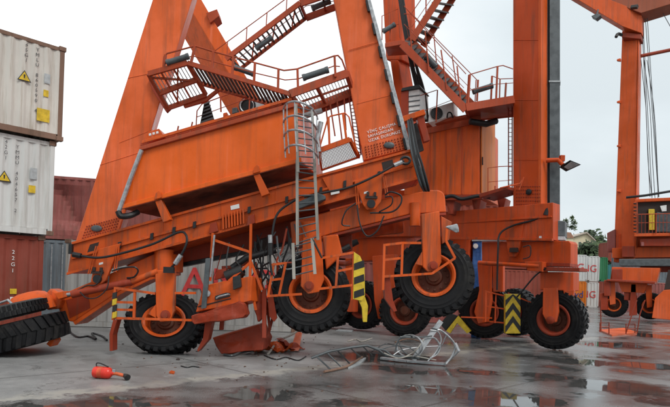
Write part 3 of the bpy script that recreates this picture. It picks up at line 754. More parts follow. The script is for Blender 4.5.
# hanging rail cage and lower mesh platform beside the right leg
for pts in ([(330, 103), (335, 136)], [(337, 100), (342, 140)], [(344, 97), (346, 130)], [(326, 108), (329, 136)]):
    obj('hanger', MB().beam(P(*pts[0], 11.7), P(*pts[1], 11.7), .03, .03, (0, 1, 0)), RED, A)
lad = ladder(A, P(349, 97, 11.7), P(356, 152, 11.7), P(353, 95, 11.7), P(361, 155, 11.7), 16, DRED, .012, .009)
railing(A, [(319, 150, 11.2), (328, 118, 11.2), (331, 116, 11.2), (345, 113, 11.2), (349, 117, 11.2), (356, 148, 11.2)], [((329.5, 146, 11.2), (328.5, 117, 11.2)), ((346.5, 140, 11.2), (343, 114, 11.2))], .016, flat=.045, mat=ORA)
pf = [P(318, 151, 11.2), P(350, 139.5, 11.2), P(359, 157, 11.7), P(322, 170, 11.7)]
pl = obj('platform', MB().beam(pf[0], pf[1], .06, .10).beam(pf[3], pf[2], .05, .04).beam(pf[0], pf[3], .03, .04).beam(pf[1], pf[2], .05, .08), ORA, A)
mbg = MB()
for k in range(24):
    t_ = (k + .5) / 24; mbg.beam(lerp(pf[0], pf[1], t_), lerp(pf[3], pf[2], t_), .006, .012)
for k in range(14):
    t_ = (k + .5) / 14; mbg.beam(lerp(pf[0], pf[3], t_), lerp(pf[1], pf[2], t_), .006, .012)
obj('grating', mbg, MESHM, pl, kind='stuff')
# upper flight, going up to the right out of the picture, and its landing
na, nb_ = P(226, 59, 11.9), P(300, 3, 11.9); fa_, fb2 = P(239, 70, 12.5), P(306, 18, 12.5)
st = obj('stair', MB().beam(na, nb_, .05, .10).beam(fa_, fb2, .05, .07), RED, A)
for k in range(16):
    t_ = (k + .5) / 16; obj('tread', MB().beam(lerp(na, nb_, t_), lerp(fa_, fb2, t_), .03, .03), TRD, st)
pf = [P(300, 3, 11.9), P(345, -12, 11.9), P(345, 3.5, 12.5), P(306, 18, 12.5)]
obj('platform', MB().beam(pf[0], pf[1], .05, .16).beam(pf[3], pf[2], .05, .14).beam(pf[0], pf[3], .05, .06).beam(lerp(pf[0], pf[1], .5), lerp(pf[3], pf[2], .5), .04, .05), RED, A)
railing(A, [(212, 53, 11.9), (287, -2, 11.9)], [((227, 59, 11.9), (227.5, 42, 11.9)), ((246, 44, 11.9), (247, 27, 11.9)), ((266, 29, 11.9), (267, 13, 11.9)), ((286, 14, 11.9), (287, -2, 11.9))], .011, flat=.02)
railing(A, [(234, 62, 12.2), (306, 6, 12.2), (340, 0, 12.2)], [((252, 58, 12.4), (254, 42, 12.4)), ((272, 42, 12.4), (275, 25, 12.4)), ((292, 26, 12.4), (295, 9, 12.4))], .009, flat=.03)
lamp_tube(A, (257, 48, 12.0), (271, 38, 12.0), .055); lamp_tube(A, (313, 8, 12.1), (329, 1.5, 12.1), .06)
# caged ladder at the house end and the ladder below it
d1 = 10.8
lad = ladder(A, P(296, 104, d1), P(298, 172, d1), P(312, 108, d1), P(315, 172, d1), 11, OFFW, .022, .012, rm=GRY)
for k, (x, y) in enumerate(((299.5, 115.5), (299.5, 129), (300, 142.5), (301, 157))):
    c = P(x, y, d1); pts = []
    for j in range(15):
        a = math.pi * (j / 14.0)
        pts.append(c + V((.33 * math.cos(math.pi + a) + .02, -.5 * math.sin(a), .10 * math.sin(a) + .06 * math.cos(a))))
    obj('cage_hoop', MB().tube(pts, .02, 6), STL, lad, smooth=True)
for a in (.08, .25, .42, .58, .75, .92):
    pts = []
    for (x, y) in ((299.5, 115.5), (299.5, 129), (300, 142.5), (301, 157), (301.5, 164)):
        c = P(x, y, d1); an = math.pi * a
        pts.append(c + V((.33 * math.cos(math.pi + an) + .02, -.5 * math.sin(an), .10 * math.sin(an) + .06 * math.cos(an))))
    obj('cage_strap', MB().tube(pts, .013, 6), STL, lad, smooth=True)
ladder(A, P(297, 160, 10.9), P(297.5, 247, 10.9), P(314.5, 164, 10.9), P(318, 240, 10.9), 11, OFFW, .024, .014, rm=GRY)
ladder(A, P(293, 243, 10.7), P(294, 279, 10.7), P(312, 238, 10.7), P(315, 274, 10.7), 5, OFFW, .024, .014, rm=GRY)
tube('ladder_strut', PL((312, 238, 10.7), (322, 258, 10.7)), .02, BLK, A)
slab('ladder_step', [(298, 209), (326, 199), (326, 196), (318, 193), (298, 202)], 11.0, .25, GRY, A, .01)
tube('step_chute', PL((319, 152, 11.0), (317, 140, 11.0), (321, 122, 11.0)), .05, STL, A)
# rocker beams
def arc(cx_, cy_, r, a0, a1, n=6): return [(cx_ + r * math.cos(math.radians(a0 + (a1 - a0) * k / n)), cy_ + r * math.sin(math.radians(a0 + (a1 - a0) * k / n))) for k in range(n + 1)]
slab('rocker_beam', [(290, 222), (350, 205.5), (430, 190)] + arc(437, 198, 8, -90, 0, 5) + [(446, 212), (410, 214), (330, 234), (292, 246)], 11.5, 0, ORA, A, .02, (.08, .5, 0))
slab('rocker_flange', [(292, 246.5), (330, 234.5), (410, 214.5), (446, 212.5), (446, 215), (410, 217), (330, 237), (292, 249)], 11.45, .6, DRED, A, .005)
slab('rocker_beam', [(56, 300), (62, 294), (100, 278), (158, 252), (173, 254), (173, 272), (150, 277), (120, 291), (73, 322), (62, 320)], 11.48, 0, ORA, A, .02, (.08, .5, 0))
slab('rocker_flange', [(73, 322), (120, 291), (150, 277.5), (173, 272.5), (173, 275), (150, 280), (121, 294), (75, 325)], 11.44, .58, ORA, A, .005)
slab('rocker_gusset', [(66, 300), (88, 294), (90, 308), (70, 318)], 11.47, .01, DRED, A, .0)
# king pins, forks and wheels
for (x0, y0, x1, y1, r) in ((164, 250, 164, 272, .19), (415, 203, 415, 226, .11), (309, 222, 311, 246, .17)):
    tube('king_pin', [P(x0, y0, 11.5), P(x1, y1, 11.5)], r, ORA, A, 20)
dk = 11.16
fk = slab('wheel_fork', [(155, 270), (175, 270), (174.5, 311), (170, 321), (160, 322), (156, 316)], dk, .10, ORA, A, .015)
slab('fork_gusset', [(156, 304), (156, 318), (148, 314)], dk + .02, .05, ORA, fk, .005)
fk2 = slab('wheel_fork', [(421.5, 214), (439.5, 211), (441.5, 262), (437.5, 271), (428, 272), (423, 267)], dk, .10, ORA, A, .015)
slab('fork_gusset', [(423, 250), (424, 266), (415, 264)], dk + .02, .05, ORA, fk2, .005)
slab('fork_side', [(441, 216), (452, 222), (449, 240), (442, 244)], dk + .1, .3, ORA, A, .01)
fk3 = slab('wheel_fork', [(303, 238), (321, 233), (324, 280), (319, 292), (308, 294), (300.5, 286)], dk, .10, ORA, A, .015)
slab('fork_side', [(322, 236), (338, 234), (343, 254), (326, 270)], dk + .12, .4, ORA, A, .03)
for (x, y) in ((165.5, 315), (433, 266), (309, 286)):
    c = P(x, y, dk)
    obj('axle_cap', MB().lathe([(.10, 0), (.10, .02), (.06, .025), (.06, .05), (.02, .052)], 12, Matrix.Translation(c) @ Matrix.Rotation(math.pi / 2, 4, 'X')), DRED, A, smooth=True)
wheel(A, P(163.5, 320, dk + .25), (.02, -.93, .38), 1.0, squash=.80)
wheel(A, P(433.5, 275, dk + .19), (-.24, -1, .20), 1.0, spin=.1)
wheel(A, P(310.5, 291.5, dk + .20), (-.03, -1, .22), 1.0, spin=.05)
# the torn-off wheel at the far left, lying on its side
nw = V((-.27, -.06, .96)).normalized()
cw = P(24, 333, 10.9); wheel(A, cw + nw * WW / 2, nw, 1.0)
hub0 = P(40, 309, 11.05)
Mh = nw.to_track_quat('Z', 'Y').to_matrix().to_4x4()
obj('hub_drive', MB().lathe([(.46, 0), (.45, .14), (.40, .26), (.30, .36), (.18, .40), (.02, .41)], 24, Matrix.Translation(P(33, 312, 11.2)) @ Mh), ORA, A, smooth=True)
slab('hub_arm', [(42, 297), (50, 288), (57, 292), (62, 300), (58, 309), (46, 310)], 11.3, .4, ORA, A, .04)
ch = obj('inner_tyre', MB().lathe([(.42, -.12), (.62, -.13), (.68, -.10), (.69, 0), (.68, .10), (.62, .13), (.42, .12)], 40, Matrix.Translation(P(8, 312, 10.75)) @ Mh, True), BLP, A)
mbc = MB()
for k in range(104):
    a = 2 * math.pi * (k // 2 + .5 * (k % 2)) / 52; M = Matrix.Translation(P(8, 312, 10.75)) @ Mh @ Matrix.Rotation(a, 4, 'Z')
    mbc.box(M @ V((.685, 0, -.055 if k % 2 else .055)), .05, .05, .09, M.to_3x3())
obj('tread_blocks', mbc, TYR, ch, kind='stuff')
tube('broken_rod', PL((0, 303, 10.7), (8, 300, 10.7), (13, 305, 10.65)), .025, STL, A)
slab('hub_flange', [(46, 344), (52, 337), (54, 341), (50, 347)], 10.9, .3, ORA, A, .01)
# steering cylinder
tube('steering_cylinder', PL((72, 294.5, 11.2), (132, 281.5, 11.2)), .075, DRED, A, 14)
tube('cylinder_rod', PL((58, 296, 11.2), (74, 294, 11.2)), .04, STL, A, 12)
tube('steering_tie_rod', PL((132, 281.5, 11.2), (158, 271, 11.2)), .06, ORA, A, 12)
slab('rod_clevis', [(54, 293), (64, 291), (66, 297), (58, 299.5)], 11.12, .2, ORA, A, .012)
# wheel guards of square tube
def guard(segs, d, th=.045, mat=ORA, plates=()):
    g = None
    for k, (x0, y0, x1, y1) in enumerate(segs):
        mbx = MB().beam(P(x0, y0, d + k * .004), P(x1, y1, d + k * .004), th, th, (0, 1, 0))
        if g is None: g = obj('wheel_guard', mbx, mat, A)
        else: obj('guard_bar', mbx, mat, g)
    for pts, m, th2 in plates: slab('guard_plate', pts, d, th2, m, g, .004)
    return g
gd = guard([(116, 288, 155, 293.5), (115.5, 287, 113, 320), (135, 291, 134, 318), (114, 302, 134, 302.5), (113, 318, 205, 320.5), (114, 309.5, 134, 310), (175, 293, 196, 293)], 11.0)
for k in range(4):
    y = 293 + k * 6.5; slab('stripe', [(112, y + 6), (116, y + 4.8), (116.5, y - 1.2), (112.5, y)], 10.96, .04, YEL if k % 2 else BLP, gd, 0)
slab('guard_plate', [(113, 320), (117, 320), (112.5, 335), (112.5, 351), (109.5, 351), (109.3, 334)], 10.98, .25, DRED, gd, .005)
slab('guard_plate', [(205, 322), (212, 322), (208, 340), (198, 352), (197, 350), (203, 338)], 11.1, .3, DRED, gd, .005)
g3 = guard([(322, 258, 354, 252.5), (338, 256, 336, 286), (318, 289, 353, 285), (354, 252, 352.5, 300), (338, 271, 354, 268), (270, 265, 286, 263), (286, 262, 279, 296), (274, 263, 268, 297), (268, 296, 302, 294), (272, 280, 283, 278.5)], 11.0)
sb = slab('stripe_board', [(354, 252), (360, 256), (364.5, 266), (365, 296), (362, 301), (353, 299)], 10.97, .05, YEL, g3, .004)
for k in range(3):
    y = 262 + k * 14; slab('stripe', [(354, y + 8.5), (364.5, y + 5), (364, y - 2), (354, y + 1.5)], 10.966, .004, BLP, g3, 0)
slab('guard_plate', [(358, 299), (365, 297), (368, 306), (367, 322), (363, 322), (362, 308)], 11.0, .2, YEL, g3, .006)
g4 = guard([(385, 245, 402, 243), (384.5, 244, 383, 290), (402.5, 243, 401.5, 275), (383.5, 276.5, 432, 273.5), (432, 273.5, 455, 258), (455, 258, 446, 241), (446, 241, 447, 226), (384, 260, 402, 258), (402, 243, 421, 243)], 11.0)
slab('guard_plate', [(383, 278), (390, 277.5), (393, 300), (397, 311), (394, 312), (385, 299)], 11.05, .25, DRED, g4, .005)
slab('bent_tab', [(446, 227), (457, 224), (459, 232), (456, 233)], 11.0, .03, STL, A, 0)
# hanging control station
ps = [(213, 233, 210, 281), (251, 224, 250, 283), (214, 240, 250, 252), (229, 281, 251, 262), (251, 262, 262, 290), (250, 283, 256, 310)]
fr = None
for k, (x0, y0, x1, y1) in enumerate(ps):
    mbx = MB().beam(P(x0, y0, 11.1 + k * .004), P(x1, y1, 11.1 + k * .004), .05, .05, (0, 1, 0))
    if fr is None: fr = obj('station_frame', mbx, ORA, A)
    else: obj('frame_bar', mbx, ORA, fr)
tube('conduit', PL((214.5, 235, 11.03), (210.5, 277, 11.03)), .02, STL, A)
slab('frame_hanger', [(209, 234), (218, 231), (216, 222), (210, 224)], 11.18, .1, DRED, A, .01); slab('frame_hanger', [(247, 226), (255, 223), (254, 214), (248, 216)], 11.18, .1, DRED, A, .01)
cs = slab('control_station', [(196, 312), (251, 301), (252, 276), (232, 279), (203, 286), (199, 300)], 10.9, 0, ORA, A, .02, (.12, .5, -.03))
slab('bottom_tray', [(191, 316), (238, 301), (244, 304), (246, 315), (243, 318), (194, 325), (191, 321)], 10.72, .5, DRED, A, .03)
slab('grey_angle_bar', [(201, 309), (206, 308), (210.5, 258), (205.5, 258.5)], 10.8, .06, GRY, A, .005)
slab('switch_box', [(233, 290), (241, 287), (240, 275), (232.5, 277)], 10.76, .14, BLP, cs, .01)
c = P(207.5, 293.5, 10.88); obj('gauge', MB().lathe([(.065, 0), (.065, .05), (.05, .055)], 16, Matrix.Translation(c) @ Matrix.Rotation(math.pi / 2, 4, 'X')), STL, cs, smooth=True)
slab('handle_plate', [(215, 300), (230, 296.5), (230, 293), (226, 292.5), (215, 296)], 10.87, .03, BLP, cs, .004)
tube('handle', PL((216.5, 298.3, 10.83), (219, 296.6, 10.8), (228.5, 294.2, 10.8), (229.5, 294.6, 10.83)), .018, STL, cs)
slab('hatch_line', [(198, 306), (231, 298), (231, 299.2), (198, 307.4)], 10.89, .008, DRK, cs, 0)
obj('motor', MB().tube([P(226, 277, 11.2), P(243, 270, 11.2)], .12, 14), BLP, A, smooth=True)
slab('valve_block', [(214, 280), (226, 277), (226, 268), (217, 270)], 11.25, .2, DRED, A, .01)
tube('exhaust_pipe', PL((232, 268, 11.4), (246, 258, 11.5), (276, 250, 11.6)), .07, BLK, A, 10)
slab('side_strut', [(262, 290), (266, 288), (266, 338), (262, 338)], 11.2, .1, DRED, A, .005)
slab('bent_strut', [(266, 280), (270, 281), (277, 318), (274, 322), (269, 316)], 11.3, .1, DRED, A, .005)
slab('short_post', [(221, 306), (225, 306), (223, 330), (219, 330)], 11.4, .1, DRED, A, .005)
# hoses and cables
cable('hose', PL((73, 254, 11.1), (82, 256, 11.1), (105, 257, 11.08), (150, 245, 11.05), (178, 232.5, 11.1), (186, 235, 11.05), (186, 245, 11.0), (178, 260, 11.0), (170, 269, 11.05)), 0.024, BLK, A, 8)
tube('hose_end', PL((181, 255, 11.0), (175, 264, 11.0)), .05, STL, A); tube('hose_end', PL((73, 254.5, 11.1), (81, 256, 11.1)), .055, BLK, A)
obj('hose_bracket', MB().box(P(169, 270, 11.05), .2, .1, .12), BLK, A)
obj('hose_bracket', MB().box(P(71, 249, 11.15), .07, .08, .2), BLK, A)
cable('hose', PL((112, 271, 11.1), (122, 268, 11.05), (134, 267, 11.05), (138, 271, 11.08), (134, 277, 11.1), (127, 278, 11.15)), 0.018, BLK, A)
cable('hose', PL((103, 270, 11.12), (97, 284, 11.1), (86, 286, 11.2), (73, 293, 11.15)), 0.015, BLK, A)
cable('hose', PL((80, 292, 11.1), (87, 298, 11.05), (98, 297, 11.05), (107, 288, 11.05), (109, 276, 11.1)), 0.012, BLK, A)
cable('hose', PL((272, 275, 11.0), (270, 258, 11.0), (272, 236, 11.0), (278, 213, 11.05), (298, 198, 11.1)), 0.024, BLK, A, 8)
tube('hose_end', PL((270.5, 255, 11.0), (270, 236, 11.0)), .06, BLK, A); tube('hose_end', PL((270.3, 243, 10.97), (270, 235, 10.97)), .045, STL, A)
cable('hose', PL((270, 262, 11.1), (262, 268, 11.2), (268, 280, 11.2), (274, 290, 11.2)), 0.020, BLK, A)
cable('hose', PL((304, 197, 11.0), (325, 192.5, 11.02), (350, 187, 11.05), (375, 176, 11.05), (395, 165, 11.1), (404, 161, 11.12)), 0.023, BLK, A, 8)
tube('hose_end', PL((394, 165.5, 11.08), (402, 162, 11.1)), .045, STL, A)
obj('cable_eye', MB().tube([P(405.5, 160.5, 11.12) + V((.09 * math.cos(t), 0, .07 * math.sin(t))) for t in [k * math.pi / 6 for k in range(12)]], .03, 6, True), BLK, A, smooth=True)
cable('hose', PL((356, 203, 11.1), (346, 211, 11.05), (342, 224, 11.05), (350, 226, 11.1)), 0.015, BLK, A)
cable('hose', PL((357, 205, 11.1), (360, 224, 11.02), (367, 236, 11.0), (377, 231, 11.0), (384, 216, 11.05)), 0.016, BLK, A)
cable('hose', PL((385, 195, 11.1), (391, 192, 11.05), (401, 196, 11.05), (400, 205, 11.05), (391, 212, 11.1), (370, 213, 11.15)), 0.018, BLK, A)
cable('hose', PL((385, 197, 11.1), (392, 197, 11.05), (391, 205, 11.05), (379, 212, 11.1)), 0.014, BLK, A)
for k in range(6):
    o_ = random.uniform(-2, 2)
    cable('loose_cable', PL((408 + k * .8, 120 + o_, 11.3), (411 + k * 1.2, 148, 11.15), (414 + k * 1.5 + o_, 164 + o_, 11.1), (420 + k * 1.4, 182 + o_, 11.15), (424 + k, 191, 11.3)), .024, BLK if k % 3 else GRY, A)
for x0, y0, x1, y1 in ((96, 246, 88, 274), (117, 247, 114, 272), (355, 183, 357, 208), (383, 176, 386, 196)):
    for k in range(2): tube('hydraulic_pipe', PL((x0 + k * 2, y0, 11.17), (x1 + k * 2, y1, 11.17)), .012, ORA, A, 6)
slab('cable_stub', [(407, 128), (417, 122), (424, 150), (419, 152)], 11.9, .08, BLK, A, 0)
slab('outrigger_arm', [(400, 117), (424, 109), (426, 114), (403, 122)], 11.45, .25, ORA, A, .01)
slab('outrigger_arm', [(416, 115), (423, 113), (430, 140), (424, 142)], 11.5, .15, DRED, A, .01)
mb = MB()
for i in range(9):
    for j in range(9):
        x, y = 276 + 22 * i / 8 + 2 * math.sin(j * 1.3), 247 + 18 * j / 8 + 3 * math.sin(i * 1.1)
        mb.v.append(P(x, y, 11.95 + .16 * mnoise.noise(V((i * .7, j * .7, 2.2)))))
for i in range(8):
    for j in range(8):
        if (i, j) not in ((0, 7), (7, 7), (6, 7), (0, 6), (7, 0)): mb.f.append((i * 9 + j, i * 9 + j + 1, i * 9 + j + 10, i * 9 + j + 9))
obj('torn_cover', mb, WHT, A).modifiers.new('thick', 'SOLIDIFY').thickness = .006
HU = plain('brown_floor_plate', (.24, .085, .05), .8, var=.5, scale=2.5, spec=.05)  # brown plate closing the house underside, darker than its walls
hq = [P(120.5, 207, 11.05), P(299.5, 160, 11.05)]
obj('house_floor', MB().prism([hq[0] + V((.03, .03, -.012)), hq[1] + V((-.03, .03, -.012)), hq[1] + V(hv) + V((-.03, -.02, -.012)), hq[0] + V(hv) + V((.03, -.02, -.012))], (0, 0, -.02)), HU, A)
slab('sill_underside_shade', [(112, 263), (330, 204), (330, 238), (178, 265), (150, 270)], 12.34, .6, DRED, A, .02)  # dark red slab painting the shaded underside of the sill
slab('under_edge_strip', [(180, 263), (300, 239), (300, 243), (180, 267)], 12.3, .3, BLK, A, .01)  # black strip along the lower edge of the dark red slab

# ------------------------------------------------------------------ crane B: the upright crane behind, turned about 45 degrees
def dB(px): return 15.2 + (516 - px) * .022
Bc = thing('gantry_crane', 'upright orange gantry crane behind the collapsed one, with tall post and stairs', 'crane', (P(500, 340, 16).x, 16.2, 0))
vB = V((.5, .5, 0))
def slabB(name, pts, th, mat=None, off=0.0, bevel=.012, parent=None, d=None):
    q = poly(pts, d or dB); n = V((-.7071, -.7071, 0)); q = [p + n * off for p in q]
    return obj(name, MB().prism(q, -n * th), mat or ORB, parent or Bc, bevel=bevel)
slabB('leg', [(513, 240), (541, 240), (541, -140), (513, -140)], .62)
slabB('leg_lit_edge', [(538.5, 205), (541.2, 205), (541.2, -140), (538.5, -140)], .64, ORA, .015, .003)  # brighter orange strip paints the lit edge of the leg
q0 = P(548, 243, 14.92)
obj('cable_duct', MB().prism([P(549.5, 236, 14.85), P(560, 236, 14.85), P(560, -140, 14.85), P(549.5, -140, 14.85)], (.1, .25, 0)), GRY, Bc, bevel=.01)
obj('duct_shadow_strip', MB().prism([P(545.5, 236, 14.9), P(549.5, 236, 14.9), P(549.5, -140, 14.9), P(545.5, -140, 14.9)], (.1, .2, 0)), BLK, Bc)  # black strip painting the shadow gap between leg and duct
obj('duct_joint', MB().prism([P(549, 82, 14.83), P(560.5, 82, 14.83), P(560.5, 80.5, 14.83), P(549, 80.5, 14.83)], (.1, .26, 0)), LGRY, Bc)
obj('duct_box', MB().prism([P(545, 235, 14.6), P(565, 237, 14.6), P(565, 221, 14.6), P(546, 219, 14.6)], (.2, .35, 0)), GRY, Bc, bevel=.015)
obj('duct_tray', MB().prism([P(539, 239.5, 14.6), P(565, 240, 14.6), P(565, 236.5, 14.6), P(539, 236, 14.6)], (.2, .4, 0)), LGRY, Bc, bevel=.005)
mb = MB()
for i in range(6):
    for j in range(11):
        p = P(517 + j * 2.3, 186.5 + i * 3.6, dB(517 + j * 2.3)) - V((.01, .01, 0)); mb.lathe([(.016, -.012), (.016, .014), (.01, .02)], 6, Matrix.Translation(p) @ V((-.7, -.7, 0)).to_track_quat('Z', 'Y').to_matrix().to_4x4())
obj('bolt_rows', mb, DRED, Bc, kind='stuff')
c = P(529, 192, dB(529) - .03); obj('inspection_cover', MB().lathe([(.08, 0), (.08, .03), (.06, .04)], 14, Matrix.Translation(c) @ V((-.7, -.7, 0)).to_track_quat('Z', 'Y').to_matrix().to_4x4()), BLK, Bc, smooth=True)
slabB('sill_beam', [(432, 213), (553, 202.5), (553, 240), (432, 238)], .42)
slabB('sill_flange', [(432, 236.5), (553, 238.5), (553, 241), (432, 239)], .1, ORB, .06, .004)
slabB('sill_ledge', [(446, 222.5), (552, 216), (552, 217.6), (446, 224.5)], .06, ORB, .05, .004)
slabB('painted_opening', [(524, 217.5), (532, 217), (532, 209), (524, 209.6)], .004, DRK, .004, 0)  # flat dark plate, the hole's shade is in its colour
for x in (461, 472, 482, 503): slabB('cable_clip', [(x - 1, 226), (x + 1, 226), (x + 1, 219), (x - 1, 219)], .05, BLK, .06, 0)
slabB('name_plate', [(493, 218.5), (499, 218), (499, 213.5), (493, 214)], .005, WHT, .005, 0)
pb = slabB('pivot_bracket', [(506, 223), (526, 221), (521, 248), (517, 257), (511, 257), (509, 249)], .1, ORB, .1)
c = P(514, 250, dB(514) - .15); obj('pivot_pin', MB().box(c, .22, .1, .12, Matrix.Rotation(-.78, 3, 'Z')), DRK, pb)
slabB('rocker_beam', [(480, 242), (567, 240.5), (569, 243), (569, 264), (480, 262)], .45, ORB, -.1)
slabB('rocker_flange', [(481, 261), (569, 263), (569, 266.5), (481, 265)], .5, DRED, -.06, .005)
tube('steering_cylinder', [P(484, 263, 16.0) + V((-.2, -.2, 0)), P(542, 266.5, 14.6) + V((-.1, -.1, 0))], .055, ORB, Bc, 12)
slabB('steering_arm', [(528, 262), (546, 262), (546, 272), (531, 271)], .3, ORB, .2)
slabB('axle_platform', [(528, 266.5), (581, 268), (581, 271.5), (528, 270.5)], .5, DRED, .1, .006)
# right fork and wheel, turned
slabB('fork_head', [(541, 272), (574, 272), (574, 291), (541, 290)], .4, ORB, .05, .02, d=lambda x: 14.75)
obj('wheel_fork', MB().prism(PL((543, 288, 14.5), (557, 288, 14.45), (558.5, 312, 14.45), (556, 322, 14.45), (547.5, 324, 14.5), (542.5, 314, 14.5)), (.06, .08, 0)), ORB, Bc, bevel=.015)
obj('fork_arm', MB().prism(PL((563, 290, 14.6), (574, 290, 14.55), (572, 303, 14.55), (566, 303, 14.6)), (.08, .1, 0)), ORB, Bc, bevel=.01)
wheel(Bc, P(553, 319.5, 14.72), (-.62, -.78, .02), .97, RMB, .1)
c = P(551, 320, 14.45); obj('axle_cap', MB().lathe([(.1, 0), (.1, .05), (.05, .08)], 14, Matrix.Translation(c) @ V((-.62, -.78, 0)).to_track_quat('Z', 'Y').to_matrix().to_4x4()), DRED, Bc, smooth=True)
# inner right wheel of the pair
obj('wheel_fork', MB().prism(PL((477, 262, 17.0), (492, 262, 16.9), (491, 300, 16.9), (487, 322, 16.9), (478, 324, 17.0), (474, 312, 17.0), (479, 290, 17.0)), (.1, .12, 0)), ORB, Bc, bevel=.02)
obj('fork_panel', MB().prism(PL((492, 262, 16.9), (503, 262, 16.8), (503, 292, 16.8), (493, 292, 16.9)), (.1, .12, 0)), ORB, Bc, bevel=.02)
wheel(Bc, P(484, 312, 17.15), (-.5, -.86, .0), 1.0, RMB, .2)
wheel(Bc, P(511, 312, 18.6), (-.86, -.5, .0), .97, RMB, .15)
# left pair, half hidden under the collapsed sill
slabB('rocker_beam', [(352, 236), (405, 234), (405, 258), (352, 262)], .5, ORB, 0, .02, d=lambda x: 18.2)
slabB('fork_panel', [(372, 256), (394, 254), (394, 318), (378, 319), (374, 300)], .2, ORB, 0, .02, d=lambda x: 17.8)
slabB('wheel_fork', [(345, 258), (356, 258), (355, 312), (347, 312)], .15, ORB, 0, .02, d=lambda x: 18.3)
slabB('fork_panel', [(448, 236), (470, 236), (468, 262), (450, 262)], .3, ORB, 0, .02, d=lambda x: 17.8)
slabB('sill_beam', [(345, 190), (432, 190), (432, 236), (325, 238), (325, 216)], .6, ORB, 0, .02, d=lambda x: 18.0)
wheel(Bc, P(404, 311, 17.2), (-.3, -.95, .0), .98, RMB)
wheel(Bc, P(360, 305, 18.6), (-.55, -.83, .0), 1.0, RMB)
wheel(Bc, P(330, 303, 19.0), (-.55, -.83, .0), 1.0, RMB)
obj('motor', MB().tube([P(340, 246, 16.5), P(356, 238, 16.5)], .2, 16), BLP, Bc, smooth=True)
# electrical house on the sill
hB = obj('electrical_house', MB().prism(PL((404, 195, 16.6), (479, 195, 15.9), (479, 121, 15.9), (404, 137, 16.6)), (1.1, 1.9, 0)), ORA, Bc, bevel=.02)
obj('house_door', MB().prism(PL((480.8, 193, 15.98), (494, 192.5, 17.05), (494, 124, 17.05), (480.8, 123, 15.98)), (.03, -.02, 0)), paint('lit_door_paint', (.60, .17, .03), .4, .4, .2), Bc, bevel=.004)  # yellower orange puts the light on this side into the door colour
obj('door_handle', MB().tube(PL((482.5, 157, 15.92), (482.5, 165, 15.92)), .02, 6), BLK, Bc, smooth=True)
obj('house_roof_rail', MB().prism(PL((404, 138.5, 16.55), (481, 122.5, 15.83), (481, 114, 15.83), (404, 128, 16.55)), (.06, .5, 0)), RED, Bc, bevel=.006)
obj('house_base_rail', MB().prism(PL((430, 201, 16.3), (482, 199, 15.83), (482, 194, 15.83), (430, 196, 16.3)), (.06, .1, 0)), DRED, Bc, bevel=.006)
for (x, y) in ((446, 201), (472, 200), (497, 198)): obj('house_foot', MB().prism(PL((x, y, 16.2), (x + 9, y, 16.15), (x + 6, y + 13, 16.15), (x + 2, y + 13, 16.2)), (.3, .5, 0)), DRED, Bc, bevel=.01)
cable('hose', PL((440, 199, 16.1), (452, 196, 15.9), (462, 199, 15.8), (478, 196, 15.7), (490, 197, 15.7)), 0.053, BLK, Bc, 8)
tube('exhaust_pipe', PL((470, 121.5, 15.6), (486, 124, 15.7), (496, 121, 15.9)), .09, BLK, Bc, 12)
# small landing by the post
slabB('landing', [(486, 196), (514, 188), (514, 191), (487, 199.5)], .8, DRED, .4, .006)
railing(Bc, [(488, 196, 15.4), (488, 168, 15.4), (500, 166.5, 15.3), (513, 166, 15.2)], [((495, 194, 15.4), (495, 186, 15.4))], .012, mid=[(488, 182, 15.4), (513, 180, 15.2)])
tube('bent_rail', PL((500, 188, 15.0), (520, 183.5, 14.9), (524, 177, 14.9), (519, 190, 14.9)), .02, ORB, Bc)
ladder(Bc, P(508.5, 100, 15.5), P(508.5, 195, 15.5), P(512.2, 100, 15.45), P(512.2, 195, 15.45), 22, DRED, .012, .009)
# upper platform beside the post and the two flights
pf = [P(466, 107.5, 14.9), P(514, 99.5, 14.9), P(514, 114, 16.4), P(470, 119, 16.4)]
pl = obj('platform', MB().beam(pf[0], pf[1], .08, .20), RED, Bc)
obj('deck', MB().prism([p + V((0, 0, -.06)) for p in pf], (0, 0, .05)), DRED, pl)
obj('edge_beam', MB().beam(pf[3], pf[2], .08, .16), RED, pl); obj('edge_beam', MB().beam(pf[0], pf[3], .07, .16), RED, pl)
railing(Bc, [(466.5, 106, 14.9), (468.5, 75, 14.9), (470, 74.5, 14.9), (497, 66.5, 14.9), (503, 65.5, 14.9), (513, 69, 14.9)], [((468, 106, 14.9), (470, 74.5, 14.9)), ((496, 102, 14.9), (497.5, 66.5, 14.9)), ((491, 99, 15.3), (492, 76, 15.3)), ((477, 101, 15.4), (478, 80, 15.4)), ((505, 100, 15.2), (506, 83, 15.2))], .014, flat=.045,
        mid=[(467, 91, 14.9), (497, 84, 14.9), (513, 83, 14.9)])
railing(Bc, [(492, 76, 15.3), (500, 79, 15.3), (513, 78.5, 15.2)], [((499.5, 98, 15.3), (500, 79, 15.3))], .012)
lamp_tube(Bc, (474, 91.5, 15.0), (491.5, 86, 15.0), .07)
na, nb_ = P(466, 110, 14.9), P(402, 44, 15.0); fa_, fb2 = P(472, 105, 15.5), P(408, 38, 15.6)
st = obj('stair', MB().beam(na, nb_, .05, .20), RED, Bc); obj('stringer', MB().beam(fa_, fb2, .05, .2), RED, st)
treads(st, na, nb_, fa_, fb2, 16, TRD, .24, .03)
railing(Bc, [(466, 74, 14.9), (404, 6, 15.0)], [((461, 103, 14.9), (457, 66, 14.9)), ((447, 90, 14.9), (441, 50, 14.9)), ((429, 72, 14.9), (425, 31, 14.9)), ((412, 54, 15.0), (409, 14, 15.0))], .012, flat=.03, mid=[(464, 88, 14.9), (404, 24, 15.0)])
